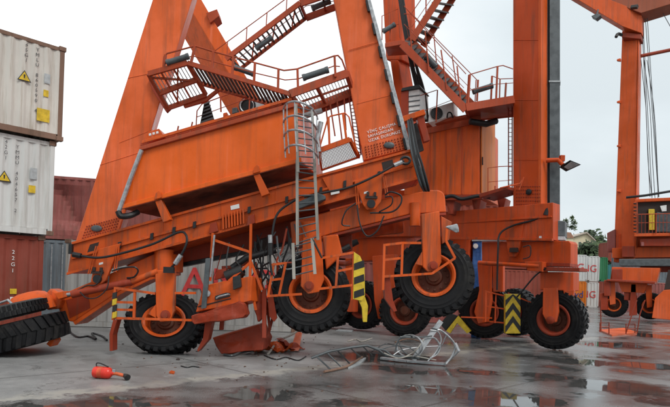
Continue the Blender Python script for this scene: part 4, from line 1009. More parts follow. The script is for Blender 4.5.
railing(Bc, [(477, 80, 15.5), (410, 12, 15.6)], [((457, 88, 15.5), (452, 56, 15.5)), ((437, 68, 15.5), (434, 37, 15.5)), ((475, 103, 15.5), (476, 80, 15.5))], .012, flat=.025, mid=[(474, 92, 15.5), (408, 26, 15.6)])
lamp_tube(Bc, (427, 57, 15.2), (435, 66, 15.2), .08)
obj('landing', MB().prism([P(385, 43, 15.0), P(402, 40, 15.0), P(420, 47, 15.8), P(419, 50, 16.4), P(388, 52, 16.4)], (0, 0, -.12)), RED, Bc, bevel=.01)
railing(Bc, [(382, 40, 15.0), (382, 16, 15.0), (398, 9, 15.0), (400, 38, 15.0)], [((390, 40, 15.0), (390, 13, 15.0))], .013, mid=[(382, 29, 15.0), (399, 24, 15.0)])
lamp_tube(Bc, (384, 31, 14.95), (394, 25, 14.95), .06)
na, nb_ = P(412, 40, 15.5), P(452, -22, 15.5); fa_, fb2 = P(423, 46, 16.1), P(466, -22, 16.1)
st = obj('stair', MB().beam(na, nb_, .05, .18), RED, Bc); obj('stringer', MB().beam(fa_, fb2, .05, .18), RED, st)
treads(st, na, nb_, fa_, fb2, 9, TRD, .26, .04)
railing(Bc, [(404, 14, 15.5), (411, 14, 15.5), (436, -22, 15.5)], [((411, 42, 15.5), (411, 14, 15.5)), ((426, 20, 15.5), (426, -10, 15.5))], .012, mid=[(411, 28, 15.5), (446, -22, 15.5)])
obj('leg', MB().prism(PL((386, 60, 16.6), (402, 60, 16.6), (398, -140, 16.6), (376, -140, 16.6)), (.5, .5, 0)), ORB, Bc, bevel=.02)
obj('leg_brace', MB().prism(PL((390, 60, 16.6), (398, 60, 16.6), (410, 130, 16.6), (400, 130, 16.6)), (.4, .4, 0)), ORB, Bc, bevel=.02)
for k in range(7):
    o_ = random.uniform(-1.5, 1.5)
    cable('loose_cable', PL((398 + k * .7, -8, 16.0), (402 + k * 1.1 + o_, 25, 15.9), (409 + k * 1.3 + o_, 62, 15.8), (417 + k * 1.2, 92 + o_, 15.8), (422 + k * 1.1, 122, 15.9)), .03, BLK, Bc)
cb = obj('cabinet', MB().prism(PL((408, 116, 15.4), (420, 114, 15.4), (419, 88, 15.4), (408, 90, 15.4)), (.35, .6, 0)), WHT, Bc, bevel=.01)
obj('cabinet_top', MB().prism(PL((401, 91, 15.3), (421, 87.5, 15.3), (419, 84.5, 15.3), (402, 88, 15.3)), (.35, .7, 0)), BLK, cb)
obj('cabinet_side', MB().prism(PL((400.5, 116, 15.35), (408, 116, 15.35), (408, 90, 15.35), (401, 91, 15.35)), (.3, .5, 0)), DRED, cb)
for k in range(4): obj('shelf_edge', MB().prism(PL((408.5, 97 + k * 5, 15.38), (420, 95.5 + k * 5, 15.38), (420, 94.6 + k * 5, 15.38), (408.5, 96 + k * 5, 15.38)), (0, .02, 0)), GRY, cb)
ac = obj('air_conditioner', MB().prism(PL((428, 123, 15.6), (454, 115, 15.6), (453.5, 101.5, 15.6), (429, 109, 15.6)), (.2, .4, 0)), WHT, Bc, bevel=.02)
c = P(436.5, 113.5, 15.56)
obj('fan_grille', MB().lathe([(.17, 0), (.17, .03), (.14, .035)], 20, Matrix.Translation(c) @ Matrix.Rotation(math.pi / 2, 4, 'X')), BLP, ac, smooth=True)
for k in range(3): obj('grille_ring', MB().tube([c + V(((.05 + k * .045) * math.cos(t), -.045, (.05 + k * .045) * math.sin(t))) for t in [j * math.pi / 10 for j in range(20)]], .006, 5, True), GRY, ac, smooth=True)
cable('hose', PL((447, 118, 15.5), (448, 113, 15.45), (451, 113, 15.45), (453, 118, 15.5)), 0.022, BLK, Bc)
railing(Bc, [(413, 98, 15.5), (437, 90, 15.4)], [((436, 122, 15.4), (437.5, 90, 15.4))], .012, mid=[(421, 112, 15.5), (452, 100, 15.4)])
obj('house_roof_kerb', MB().prism(PL((425, 126, 15.9), (466, 117, 15.5), (466, 114.5, 15.5), (425, 123, 15.9)), (.1, .2, 0)), RED, Bc)
# floodlight on the post
fl = obj('floodlight', MB().prism(PL((559, 167, 14.5), (566, 171.5, 14.5), (581, 164.5, 14.2), (570, 160, 14.2)), (.05, .12, .02)), BLP, Bc, bevel=.01)
obj('lens', MB().prism(PL((564, 167, 14.4), (568, 169.5, 14.4), (579, 164.6, 14.17), (571, 161.7, 14.17)), (0, -.01, -.005)), LGRY, fl)
tube('lamp_arm', PL((546, 160.5, 14.7), (558, 160, 14.6), (563, 165, 14.5)), .06, ORB, Bc, 10)
obj('lamp_clamp', MB().box(P(562, 158.5, 14.6), .12, .12, .16), ORB, Bc, bevel=.01)
# hoses on the lower right
cable('hose', PL((552, 213, 14.6), (545, 216, 14.6), (530, 221, 14.8), (512, 226, 15.1), (500, 234, 15.2), (498, 250, 15.1), (497, 290, 15.1)), 0.026, BLK, Bc, 8)
obj('hose_coupling', MB().tube(PL((546, 215.5, 14.55), (550, 204, 14.55)), .08, 10), BLK, Bc, smooth=True)
cable('hose', PL((523, 247, 14.8), (530, 246, 14.7), (530, 256, 14.7), (523, 259, 14.8)), 0.015, BLK, Bc)
cable('hose', PL((546, 268, 14.4), (535, 276, 14.6), (523, 290, 14.8), (517, 297, 14.9)), 0.022, BLK, Bc)
# guard of the inner wheel with its chevron board
g = obj('wheel_guard', MB().beam(P(485, 291, 15.6), P(505, 296, 15.5), .04, .04), ORB, Bc)
for a, b_ in (((486, 291), (485.5, 322)), ((496, 294), (495, 323)), ((485, 321), (505, 323)), ((486, 306), (505, 309)), ((461, 317), (492, 318)), ((508, 293), (537, 305))):
    obj('guard_bar', MB().beam(P(*a, 15.6), P(*b_, 15.5), .035, .035), ORB, g)
def chevron(parent, x0, x1, y0, y1, d, cols=(YEL, BLP), n=5):
    bd = obj('chevron_board', MB().prism(PL((x0, y1, d), (x1, y1, d), (x1, y0, d), (x0, y0, d)), (.03, .25, 0)), cols[0], parent, bevel=.005)
    h = (y1 - y0) / n; xm = (x0 + x1) / 2
    for k in range(n):
        y = y0 + k * h
        def cl(v): return min(y1, max(y0, v))
        obj('chevron', MB().prism(PL((x0, cl(y + h * .95), d - .004), (xm, cl(y + h * .15), d - .004), (x1, cl(y + h * .95), d - .004), (x1, cl(y + h * .45), d - .004), (xm, cl(y - h * .35), d - .004), (x0, cl(y + h * .45), d - .004)), (0, .004, 0)), cols[1], bd)
    return bd
chevron(Bc, 505.5, 520.5, 294, 333.5, 15.3, n=3)

# ------------------------------------------------------------------ crane C: the third crane at the right edge
Cc = thing('gantry_crane', 'distant orange gantry crane at the right edge with dark engine bay and hanging ropes', 'crane', (P(640, 318, 34).x, 35, 0))
def slabC(name, pts, th, mat=None, d=33.8, vec=None, parent=None, bevel=.02):
    return obj(name, MB().prism(poly(pts, d), vec or (th * .6, th * .8, 0)), mat or ORC, parent or Cc, bevel=bevel)
dC = lambda x: 33.8 - (x - 615) * .03
slabC('leg', [(613.5, 262), (634.5, 262), (638, 12), (623, 12)], 1.0, d=dC)
slabC('leg_edge', [(634.8, 255), (636, 255), (639.4, 14), (638.4, 14)], .9, d=lambda x: 33.1)
slabC('leg_collar', [(621.5, 37), (641, 39), (641, 34), (621.8, 32)], .9, DRED, d=lambda x: 32.95)
for y in (59, 101, 145, 190): slabC('step_lug', [(616.5, y + 1.5), (620.5, y + 2), (620.5, y - 1), (617, y)], .2, d=33.5)
# top girders
g0 = [P(560, -22, 31.0), P(641.5, 12, 33.2), P(641.5, 34, 33.2), P(622, 27, 32.9), P(560, -10, 31.0)]
obj('top_girder', MB().prism([P(x, y, 32.9 - (641.5 - x) * .02) for x, y in ((540, -23), (622, 26), (641.5, 33), (641.5, 12), (606, -2), (570, -22))], (.6, .8, 0)), ORC, Cc, bevel=.02)
obj('trolley_girder', MB().prism([P(x, y, 32.6) for x, y in ((600, -3), (641, 13), (690, -2), (690, -22), (600, -22))], (.8, 1.2, 0)), paint('shaded_girder_paint', (.30, .08, .04), .5, .6, .3), Cc, bevel=.02)  # brown tone paints the girder underside as shaded
slabC('girder_lamp', [(630, 8), (637, 7), (638, 4), (631, 5)], .3, BLP, d=31.8)
fl = slabC('floodlight', [(591, 16), (596, 19), (601, 15), (597, 13)], .4, GRY, d=31.5)
tube('lamp_arm', PL((597, 14, 31.6), (598, 10, 31.8)), .05, GRY, Cc)
cable('hose', PL((622, 35, 32.8), (618, 34, 32.7), (616, 37, 32.6)), .09, BLK, Cc)
# machinery deck
slabC('sill_beam', [(612, 258), (690, 257), (690, 246), (612, 248)], 1.0, d=33.2)
slabC('grey_walkway', [(619, 266), (690, 266), (690, 258.5), (619, 259)], 1.0, GRY, d=32.6)
bay = slabC('engine_bay', [(638, 234), (690, 233), (690, 200), (638, 202)], 2.4, DRK, d=32.6, bevel=0)
slabC('bay_roof', [(635, 202), (690, 200), (690, 196.5), (635, 199)], 2.4, ORC, d=32.4, parent=bay)
slabC('bay_panel', [(640, 246), (690, 246), (690, 238), (640, 239)], .5, DRED, d=32.5, parent=bay)
slabC('deck_edge', [(634, 236.5), (690, 235.5), (690, 232.5), (634, 233.5)], .3, ORC, d=32.2, parent=bay)
slabC('engine_door', [(648.5, 230), (654.5, 230), (654.5, 209), (648.5, 209)], .1, YEL, d=32.5, parent=bay)
slabC('engine_block', [(656, 232), (670, 232), (670, 214), (657, 212)], .1, GRY, d=32.45, parent=bay)
slabC('window', [(662, 211.5), (666.5, 211), (666.5, 205), (660, 206)], .02, WHT, d=32.4, parent=bay)
railing(Cc, [(635, 214.5, 32.1), (690, 213, 32.1)], [((637, 234, 32.1), (637, 202, 32.1)), ((656, 234, 32.1), (656, 213, 32.1)), ((672, 234, 32.1), (672, 213, 32.1))], .025, mid=[(635, 223, 32.1), (690, 222, 32.1)], flat=.05)
slabC('louvre_column', [(633.5, 234), (637, 234), (637, 202), (633.5, 202)], .3, ORC, d=32.3)
for k in range(9): slabC('louvre', [(633.5, 232 - k * 3.5), (637, 232 - k * 3.5), (637, 231 - k * 3.5), (633.5, 231 - k * 3.5)], .1, BLP, d=32.25, bevel=0)
tube('boom_pipe', PL((626, 197.5, 32.3), (645, 195.5, 31.9), (672, 191, 31.7), (690, 189, 31.7)), .07, BLK, Cc, 10)
tube('girder_pipe', PL((641, 56, 32.6), (690, 46, 32.2)), .10, DRED, Cc, 10)
slabC('side_box', [(607, 252), (615, 252), (615, 229), (607, 233)], .5, CONT_B, d=33.5)
slabC('name_box', [(641, 246), (644, 246), (644, 242), (641, 242)], .05, CONT_B, d=32.4)
for x0, x1 in ((641.5, 650), (642.5, 652), (645, 658.5), (647, 659)):
    obj('hoist_rope', MB().tube([P(x0, 14, 33.4), P(x1, 197, 33.4)], .02, 5), GRY, Cc)
obj('hoist_rope', MB().tube([P(660, 8, 33.4), P(690, 62, 33.4)], .02, 5), GRY, Cc)
slabC('lower_deck', [(616, 259), (690, 259), (690, 232), (616, 234)], .6, ORB, d=33.6)
slabC('deck_plate', [(640, 272), (690, 272), (690, 264), (640, 264)], .5, DRED, d=33.4)
# bogie
slabC('rocker_beam', [(610, 282), (656, 284), (660, 268), (612, 267)], .7, d=32.6)
slabC('rocker_end', [(612, 281), (622, 281), (622, 269), (612, 269)], .2, DRED, d=32.4)
slabC('axle_platform', [(607, 281), (655, 284), (655, 281.5), (607, 279)], .8, DRED, d=32.3)
for (x, y) in ((612, 282), (649, 285)):
    slabC('wheel_fork', [(x - 4, y), (x + 3, y), (x + 3, y + 22), (x - 2, y + 23)], .2, d=32.9)
wheel(Cc, P(613.5, 304.5, 33.3), (-.55, -.83, 0), .94, RM, .1); wheel(Cc, P(650, 306, 33.0), (-.55, -.83, 0), .98, RM, .2)
slabC('drive_housing', [(652, 318), (690, 322), (690, 288), (664, 290), (655, 298)], 1.0, d=32.0)
slabC('drive_motor', [(664, 290), (690, 288), (690, 268), (668, 270)], .8, DRK, d=32.2)
slabC('control_panel', [(600, 310), (607, 310), (607, 293), (600, 293)], .3, DRED, d=32.6)
slabC('ladder_post', [(629, 316), (637, 315), (636, 284), (631, 284)], .1, DRED, d=32.8)

# ------------------------------------------------------------------ added containers that block bright sky and darken the view under the cranes
far_box('added brown red container blocking sky behind the lifted wheels, lower of its stack', 296, 503, 24.0, 0, 2.6, CONT_B)
far_box('added oxide red container blocking sky behind the lifted wheels, upper of its stack', 296, 503, 24.0, 2.62, 2.6, CONT_R)

# ------------------------------------------------------------------ loose things lying about
def up_ax(x, y): return Matrix
# fire extinguisher
e0 = G(95, 378); dx = V((1, -.16, 0)).normalized()
fx = thing('fire_extinguisher', 'red fire extinguisher lying on the wet concrete near the left wheel', 'extinguisher', (e0.x + .15, e0.y, 0))
r = .088; c0 = V((e0.x - .02, e0.y, r + .003))
Mx = Matrix.Translation(c0) @ dx.to_track_quat('Z', 'Y').to_matrix().to_4x4()
obj('body', MB().lathe([(.01, -.002), (.05, 0), (.08, .012), (r, .04), (r, .22), (.082, .255), (.06, .285), (.035, .30), (.032, .33), (.01, .332)], 28, Mx), EXT, fx, smooth=True)
obj('label_band', MB().lathe([(r + .001, .09), (r + .0015, .09), (r + .0015, .16), (r + .001, .16)], 28, Mx), plain('label_orange', (.58, .08, .03), .4), fx, smooth=True)
q = c0 + dx * .33
obj('hose', MB().tube(curve_pts([q, q + dx * .08 + V((0, 0, -.01)), q + dx * .17 + V((0, -.01, -.025))]), .026, 10), plain('faded_orange_hose', (.55, .10, .03), .5), fx, smooth=True)
obj('horn', MB().tube([q + dx * .16 + V((0, 0, -.02)), q + dx * .20 + V((0, -.01, -.03)), q + dx * .24 + V((0, -.04, -.045))], .028, 10, r2=.05), BLP, fx, smooth=True)
obj('handle', MB().tube(curve_pts([c0 + dx * .04 + V((0, 0, r)), c0 + dx * .04 + V((0, 0, r + .045)), c0 + dx * .10 + V((0, 0, r + .05)), c0 + dx * .24 + V((0, -.01, r + .005))]), .010, 8), BLP, fx, smooth=True)
obj('valve', MB().box(q + V((0, 0, .03)), .05, .04, .07, Matrix.Rotation(.1, 3, 'Y')), STL, fx, bevel=.006)
# red locker torn off the crane
lk = thing('locker', 'dark red steel locker lying askew below the control station', 'locker', G(240, 353))
dl = 11.75
obj('case', MB().prism(PL((213.5, 339, dl), (258, 325.5, dl), (264.5, 340, dl), (262, 350, dl - .1), (221, 354, dl - .1)), (.1, .5, .03)), DRED, lk, bevel=.03)
obj('lid_lip', MB().prism(PL((213, 339.5, dl - .02), (258.5, 326, dl - .02), (259, 324.2, dl - .02), (212.5, 337.6, dl - .02)), (.1, .54, .03)), paint('locker_lip_paint', (.34, .05, .018), .4, .5, .3), lk, bevel=.01)
cable('cable', [G(224, 356) + V((0, 0, .03)), G(232, 357) + V((0, 0, .03)), G(240, 355) + V((0, 0, .05)), G(252, 352) + V((0, 0, .03)), G(262, 350) + V((0, 0, .03))], .025, GRY, lk)
# crumpled sheet
def crumple(name, label, cat, px, py, wx, wy, hh, mat, seed, n=12, rot=0.0, sharp=2.2):
    g = G(px, py); mb = MB(); cs_, sn = math.cos(rot), math.sin(rot)
    for i in range(n + 1):
        for j in range(n + 1):
            x, y = (i / n - .5) * wx, (j / n - .5) * wy
            f = abs(mnoise.noise(V((x * sharp + seed, y * sharp, seed * 1.7)))) * 2 + .35 * abs(mnoise.noise(V((x * 6, y * 6, seed))))
            z = max(.012, hh * f * (1 - .5 * abs(i / n - .5)))
            x += .12 * mnoise.noise(V((y * 4, z, seed))); y += .10 * mnoise.noise(V((x * 4, z, seed + 3)))
            mb.v.append(g + V((x * cs_ - y * sn, x * sn + y * cs_, z)))
    m = n + 1
    for i in range(n):
        for j in range(n): mb.f.append((i * m + j, (i + 1) * m + j, (i + 1) * m + j + 1, i * m + j + 1))
    o = obj(name, mb, mat); md = o.modifiers.new('thick', 'SOLIDIFY'); md.thickness = .008
    tag(o, label, cat); return o
crumple('crumpled_panel', 'crumpled orange sheet metal panel right of the dark red locker', 'scrap', 272, 351, .85, .8, .32, ORA, 3.1, rot=.3)
crumple('crumpled_panel', 'small dark crumpled panel end under the lifted middle wheel', 'scrap', 290, 350, .45, .6, .26, DRED, 7.7, rot=-.4)
tag(obj('bent_strip', MB().tube(curve_pts([G(268, 355) + V((0, 0, .02)), G(278, 350) + V((0, 0, .20)), G(290, 347) + V((0, 0, .28)), G(300, 341) + V((0, 0, .30))]), .025, 6), OFFW, smooth=True), 'bent pale metal strip across the crumpled orange panel', 'scrap')
tag(obj('torn_strip', MB().prism([G(290, 352) + V((0, 0, .02)), G(298, 352) + V((0, 0, .03)), G(301, 342) + V((0, 0, .22)), G(296, 340) + V((0, 0, .25))], (.02, .05, .01)), ORA), 'torn orange strip sticking up beside the crumpled panel', 'scrap')
# fallen ladder with its safety cage
fl_ = thing('fallen_ladder', 'bent grey ladder with safety cage hoops lying in a puddle', 'ladder', G(385, 365))
def dl_(x): return lerp(10.25, 11.0, (x - 311) / 145.0)
def LP(*pts): return [P(x, y, dl_(x)) for x, y in pts]
obj('ladder_rail', MB().tube(LP((311.4, 358), (328, 351.7), (350.8, 347.4), (367, 345.4), (378.7, 350), (385, 355.5), (419, 358)), .026, 8), GRY, fl_, smooth=True)
obj('ladder_rail', MB().tube(curve_pts([G(324, 373.5) + V((0, 0, .03)), G(336, 371) + V((0, 0, .03)), G(348, 368) + V((0, 0, .04)), G(362, 361) + V((0, 0, .08))]), .022, 8), RUST, fl_, smooth=True)
obj('torn_foot', MB().prism([G(348, 369), G(360, 364.5), G(366, 358.5), G(357, 360.5), G(349, 365)], (.0, .0, .025)), LGRY, fl_)
for a, b_ in (((350, 347.5), (362, 361)), ((362, 345.5), (372, 358))):
    obj('rung', MB().tube([P(*a, lerp(10.25, 11.0, (a[0] - 311) / 145.0)), G(*b_) + V((0, 0, .05))], .014, 6), GRY, fl_, smooth=True)
for a, b_ in (((316.5, 356.5), (330.5, 371)), ((326.6, 352.5), (340.6, 368)), ((336.8, 350), (349.5, 365))):
    obj('rung', MB().tube([P(*a, dl_(a[0])), G(*b_) + V((0, 0, .03))], .015, 6), GRY, fl_, smooth=True)
obj('cage_bar', MB().beam(G(381, 360) + V((0, 0, .04)), G(407, 363) + V((0, 0, .04)), .10, .05).beam(G(407, 363) + V((0, 0, .04)), G(446, 366) + V((0, 0, .04)), .10, .05), STL, fl_, bevel=.006)
obj('cage_bar', MB().tube(LP((372, 347), (385, 350.5), (392, 356)), .02, 6), GRY, fl_, smooth=True)
obj('cage_bar', MB().beam(G(445, 366) + V((0, 0, .04)), P(458.6, 351, 10.95), .09, .03).beam(P(458.6, 351, 10.95), P(455, 343, 11.0), .09, .03), STL, fl_)
obj('cage_hoop', MB().tube(curve_pts(LP((446, 364), (452, 356), (455, 346), (450, 338), (441, 330.5), (437, 330))), .02, 6), STL, fl_, smooth=True)
obj('cage_hoop', MB().tube([P(409.6 + 13 * math.cos(t), 346 + 11 * math.sin(t), 10.8 - .25 * math.cos(t)) for t in [k * math.pi / 10 for k in range(20)]], .018, 6, True), STL, fl_, smooth=True)
obj('cage_hoop', MB().tube(curve_pts(LP((419, 357), (421, 345), (424, 339), (434, 338), (440, 346), (437, 354), (430, 358))), .018, 6), STL, fl_, smooth=True)
obj('cage_hoop', MB().tube(curve_pts(LP((395, 352), (399, 339), (409, 335.5), (420, 337), (432, 336))), .015, 6), GRY, fl_, smooth=True)
obj('cage_strap', MB().beam(P(413, 360, 10.8), P(441, 321, 10.95), .10, .03, (0, 1, 0)), STL, fl_)
obj('cage_strap', MB().tube(LP((400, 337), (432, 337.5)), .016, 6), GRY, fl_, smooth=True)
obj('cage_strap', MB().tube(LP((432, 328), (443, 331)), .016, 6), GRY, fl_, smooth=True)
for k, pts in enumerate(([(392, 356), (402, 350), (421, 347), (440, 346)], [(398, 340), (404, 352), (418, 358)], [(424, 339), (416, 350), (405, 357)], [(446, 336), (440, 348), (428, 361)], [(378, 350), (394, 346), (408, 347), (420, 356)], [(384, 353), (398, 358), (412, 356), (436, 360)])):
    obj('bent_strap', MB().tube(curve_pts([P(x, y, dl_(x) + .08 * math.sin(k * 2 + i)) for i, (x, y) in enumerate(pts)]), .011, 6), (STL, GRY, OFFW)[k % 3], fl_, smooth=True)
obj('cage_hoop', MB().tube(curve_pts(LP((428, 361), (436, 352), (441, 341), (438, 332), (430, 330))), .014, 6), STL, fl_, smooth=True)
# chevron board lying behind the lifted right wheel
yb = thing('warning_board', 'yellow and black warning board propped on the ground behind the lifted right wheel', 'board', G(456, 334))
db_ = 17.2
obj('board', MB().prism(PL((446, 331, db_), (458, 316, db_), (471, 331, db_), (467, 333.5, db_), (457, 323, db_), (450, 333.5, db_)), (.05, .12, 0)), YEL, yb, bevel=.005)
obj('board_back', MB().prism(PL((440, 324, db_ + .1), (449, 313, db_ + .1), (458, 316, db_ + .1), (446, 331, db_ + .1)), (.05, .1, 0)), BLP, yb)
# fallen walkway frame between the cranes
wf = thing('walkway_frame', 'orange walkway frame with bent posts lying in front of the right crane', 'frame', G(618, 334))
obj('deck_plate', MB().prism([G(599, 331), G(612, 336.5), G(637, 333.5), G(624, 329)], (0, 0, .06)), ORC, wf, bevel=.005)
for pts in ([(600, 332), (600, 323), (609, 322.5), (609, 334)], [(626, 334), (626, 324), (635, 324), (635, 333)], [(626, 333), (633, 311), (637, 300)], [(637, 333), (640, 314), (645, 300)], [(601, 331), (600.5, 300)], [(600, 327), (609, 327)], [(626, 329), (635, 329)]):
    obj('post', MB().tube([P(x, y, 20.4) for x, y in pts], .02, 6), DRED, wf, smooth=True)
# blue cabinet
bc = thing('cabinet', 'blue steel cabinet with white disc glimpsed beside the lifted right wheel', 'cabinet', (P(477, 300, 17.6).x, 17.9, 0))
q = PL((472.5, 300, 17.8), (481.5, 300, 17.8), (481.5, 241, 17.8), (472.5, 241, 17.8))
for p in q[:2]: p.z = 0
obj('case', MB().prism(q, (.1, .3, 0)), BLUE, bc, bevel=.01)
obj('top', MB().prism(PL((472, 241.2, 17.77), (506, 240.2, 17.77), (506, 238, 17.77), (472, 239, 17.77)), (.1, .35, 0)), LGRY, bc)
c = P(475.5, 246, 17.78); obj('disc', MB().lathe([(.08, 0), (.08, .02), (.01, .021)], 16, Matrix.Translation(c) @ Matrix.Rotation(math.pi / 2, 4, 'X')), WHT, bc)
# litter
tag(obj('orange_scrap', MB().prism([G(169, 373.5), G(174, 374.5), G(175, 373), G(171, 372)], (0, 0, .03)), ORA, bevel=.005), 'small orange scrap on the concrete between extinguisher and locker', 'scrap')
tag(obj('wire_scrap', MB().tube(curve_pts([G(181, 366.5) + V((0, 0, .01)), G(187, 368) + V((0, 0, .01)), G(193, 367) + V((0, 0, .01)), G(199, 367.8) + V((0, 0, .01))]), .012, 5), BLK, smooth=True), 'short black wire on the concrete below the left wheel', 'wire')
tag(obj('ground_cable', MB().tube(curve_pts([G(70, 333) + V((0, 0, .02)), G(78, 338) + V((0, 0, .02)), G(88, 337) + V((0, 0, .02)), G(96, 340) + V((0, 0, .03)), G(92, 334) + V((0, 0, .02)), G(102, 337) + V((0, 0, .02)), G(107, 341) + V((0, 0, .02))]), .025, 6), BLK, smooth=True), 'tangled black cable on the ground beside the torn-off wheel', 'cable')
tag(obj('steel_plate', MB().prism([G(336, 331), G(352, 332), G(354, 329.5), G(344, 328)], (0, 0, .03)), LGRY, bevel=.004), 'small pale plate on the ground under the lifted middle wheel', 'plate')
tag(obj('pebble', MB().lathe([(.01, 0), (.04, .008), (.035, .025), (.01, .035)], 7, Matrix.Translation(G(178, 360))), DRK), 'single dark lump of debris on concrete below the control station', 'debris')

# ------------------------------------------------------------------ smaller torn and hanging pieces of the collapsed crane
rnd = random.Random(11)
for k in range(16):      # thin loose wires hanging under the sill and around the control station
    x = rnd.uniform(222, 300); y = lerp(252, 222, (x - 190) / 110.0) + rnd.uniform(0, 8); dd = rnd.uniform(11.2, 11.9)
    cable('loose_wire', PL((x, y, dd), (x + rnd.uniform(-8, 8), y + rnd.uniform(12, 26), dd - .05), (x + rnd.uniform(-10, 14), y + rnd.uniform(26, 46), dd - .1), (x + rnd.uniform(-14, 18), y + rnd.uniform(30, 60), dd)), rnd.choice((.010, .014, .02)), rnd.choice((BLK, BLK, GRY, DRED)), A, 5)
for (x0, y0, x1, y1, dd, r_, m_) in ((222, 268, 250, 260, 11.9, .04, DRED), (240, 292, 272, 300, 11.4, .02, ORA), (255, 262, 270, 330, 11.6, .03, DRED), (278, 262, 268, 336, 11.7, .03, DRED), (326, 250, 350, 246, 11.5, .06, BLP), (330, 262, 352, 262, 11.9, .05, DRED)):
    tube('bent_pipe', curve_pts(PL((x0, y0, dd), ((x0 + x1) / 2 + 3, (y0 + y1) / 2 + 2, dd), (x1, y1, dd))), r_, m_, A, 8)
for pts, dd, m_ in (([(252, 300), (262, 292), (266, 314), (258, 322)], 11.3, DRED), ([(256, 240), (268, 236), (269, 252), (258, 256)], 11.9, DRK), ([(288, 238), (300, 234), (301, 247), (290, 249)], 11.8, GRY), ([(330, 240), (352, 234), (352, 250), (333, 254)], 12.0, DRED), ([(344, 226), (404, 218), (404, 232), (346, 240)], 12.3, ORB)):
    slab('torn_bracket', pts, dd, .2, m_, A, .015)
# house roof clutter
for (x, y, w_, h_, m_) in ((232, 114, 5, 7, GRY), (272, 103, 6, 8, WHT), (281, 100, 5, 6, GRY), (223, 117, 4, 5, ORA)):
    slab('roof_box', [(x, y), (x + w_, y - w_ * .3), (x + w_, y - h_), (x, y - h_ + 1)], 11.9, .3, m_, A, .012)
for x in (176, 190, 268, 284): obj('roof_post', MB().beam(P(x, 137 - (x - 176) * .29, 11.3), P(x + 2.5, 126 - (x - 176) * .29, 11.3), .025, .025, (0, 1, 0)), RED, A)
# weld seams and stiffener plates on the big members
for (a, b_) in (((100, 165), (141, 152)), ((128, 78), (167, 70)), ((349, 50), (381, 41))):
    obj('weld_seam', MB().tube(PL((a[0], a[1], 11.478), (b_[0], b_[1], 11.478)), .008, 5), ORL, A)
for k, t_ in enumerate((.10, .27, .44, .60, .77)):
    x, y = lerp(72, 411, t_), lerp(243, 150, t_)
    obj('weld_seam', MB().tube(PL((x, y + 2, d0 - .003), (x - .6, y + 28, d0 - .003)), .007, 5), ORA, A)
for y in (-20, 40, 100, 160): obj('weld_seam', MB().tube([P(513.5, y, dB(513.5)) - V((.004, .004, 0)), P(540.5, y, dB(540.5)) - V((.004, .004, 0))], .008, 5), ORB, Bc)
for x in (430, 446, 462): obj('wall_rib', MB().beam(P(x, 194, lerp(16.6, 15.9, (x - 404) / 75.0) - .01), P(x, 137 - (x - 404) * .2133 + 3, lerp(16.6, 15.9, (x - 404) / 75.0) - .01), .02, .03, (0, 1, 0)), ORB, Bc)
# scraps around the fallen cage and locker
def scrap(name, label, cat, pts, r_, m_):
    tag(obj(name, MB().tube(curve_pts([G(x, y) + V((0, 0, z)) for x, y, z in pts]), r_, 6), m_, smooth=True), label, cat)
scrap('bent_bar', 'thin bent dark bar lying left of the fallen ladder cage', 'bar', [(372, 352, .02), (385, 349, .12), (398, 350, .10), (412, 348, .02)], .014, GRY)
scrap('bent_bar', 'short rusty bar lying behind the fallen cage hoops', 'bar', [(395, 343, .02), (408, 341, .06), (424, 343, .02)], .018, RUST)
scrap('cable_scrap', 'loose black cable winding between locker and fallen ladder', 'cable', [(264, 356, .015), (276, 360, .015), (286, 358, .015), (298, 361, .015), (306, 357, .015)], .012, BLK)
scrap('rope_scrap', 'pale rope end lying beyond the fallen ladder rungs', 'rope', [(348, 342, .02), (356, 340, .02), (362, 342, .02), (372, 339, .02)], .015, OFFW)

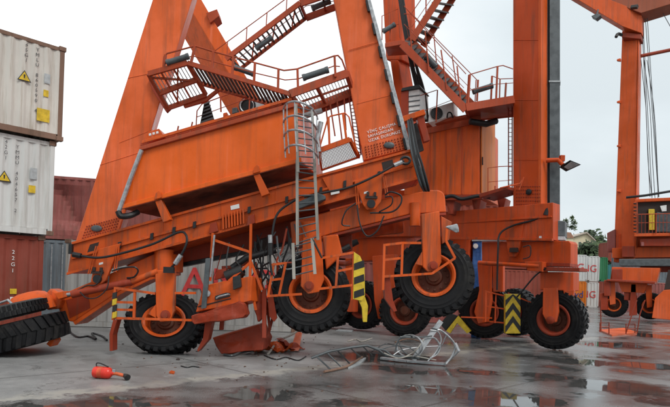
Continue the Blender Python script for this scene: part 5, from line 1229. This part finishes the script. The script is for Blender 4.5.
for k in range(14):
    x = 638 + k * 3.6; obj('rail_bar', MB().beam(P(x, 233, 32.05), P(x, 214, 32.05), .018, .018, (0, 1, 0)), DRED, Cc)
slabC('bogie_plate', [(622, 292), (644, 293), (648, 283), (618, 282)], .4, ORC, d=32.8)
slabC('bogie_motor', [(624, 300), (636, 301), (636, 290), (624, 290)], .4, DRED, d=32.9)
slabC('bogie_guard', [(604, 296), (610, 296), (610, 280), (604, 280)], .3, DRED, d=32.5)
slabC('sill_box', [(622, 257), (634, 257), (634, 246), (622, 246)], .3, DRED, d=32.9)
for k in range(3): cable('hanging_cable', PL((641 + k * 3, 60, 32.8), (646 + k * 4, 110, 32.8), (648 + k * 4.5, 160, 32.8), (652 + k * 3, 198, 32.8)), .018, BLK, Cc, 5)

# buckled thin plate: real dents in the torn sheet parts
dent = bpy.data.textures.new('dent', 'CLOUDS'); dent.noise_scale = .35
for o in list(bpy.data.objects):
    nm = o.name.split('.')[0]
    if nm in ('bottom_tray', 'case', 'torn_bracket', 'control_station', 'bent_tab', 'ladder_step') and o.type == 'MESH':
        for m in list(o.modifiers): o.modifiers.remove(m)
        b_ = o.modifiers.new('bevel', 'BEVEL'); b_.width = .012; b_.limit_method = 'ANGLE'
        sb_ = o.modifiers.new('sub', 'SUBSURF'); sb_.subdivision_type = 'SIMPLE'; sb_.levels = 4; sb_.render_levels = 4
        dm = o.modifiers.new('dents', 'DISPLACE'); dm.texture = dent; dm.texture_coords = 'GLOBAL'; dm.strength = .09 if nm != 'control_station' else .05
# grit, glass and paint flakes scattered round the wreck
mb = MB()
for k in range(150):
    x = rnd.gauss(300, 95); y = rnd.uniform(338, 392) if rnd.random() < .4 else rnd.gauss(352, 9)
    if not (120 < x < 620 and y > 334): continue
    g = G(x, y); r_ = rnd.uniform(.006, .028); a = rnd.uniform(0, 6.28); b = len(mb.v); h_ = rnd.uniform(.004, .02)
    pts = [g + V((r_ * math.cos(a + t), r_ * 1.3 * math.sin(a + t), 0)) for t in (0, 1.9, 3.7)]
    mb.prism(pts, (r_ * .2, 0, h_))
o = obj('debris_grit', mb, plain('debris_mix', (.12, .07, .05), .7, var=.8, scale=3), kind='stuff'); o['label'] = 'scattered grit and paint flakes on the wet ground around the wreck'; o['category'] = 'debris'
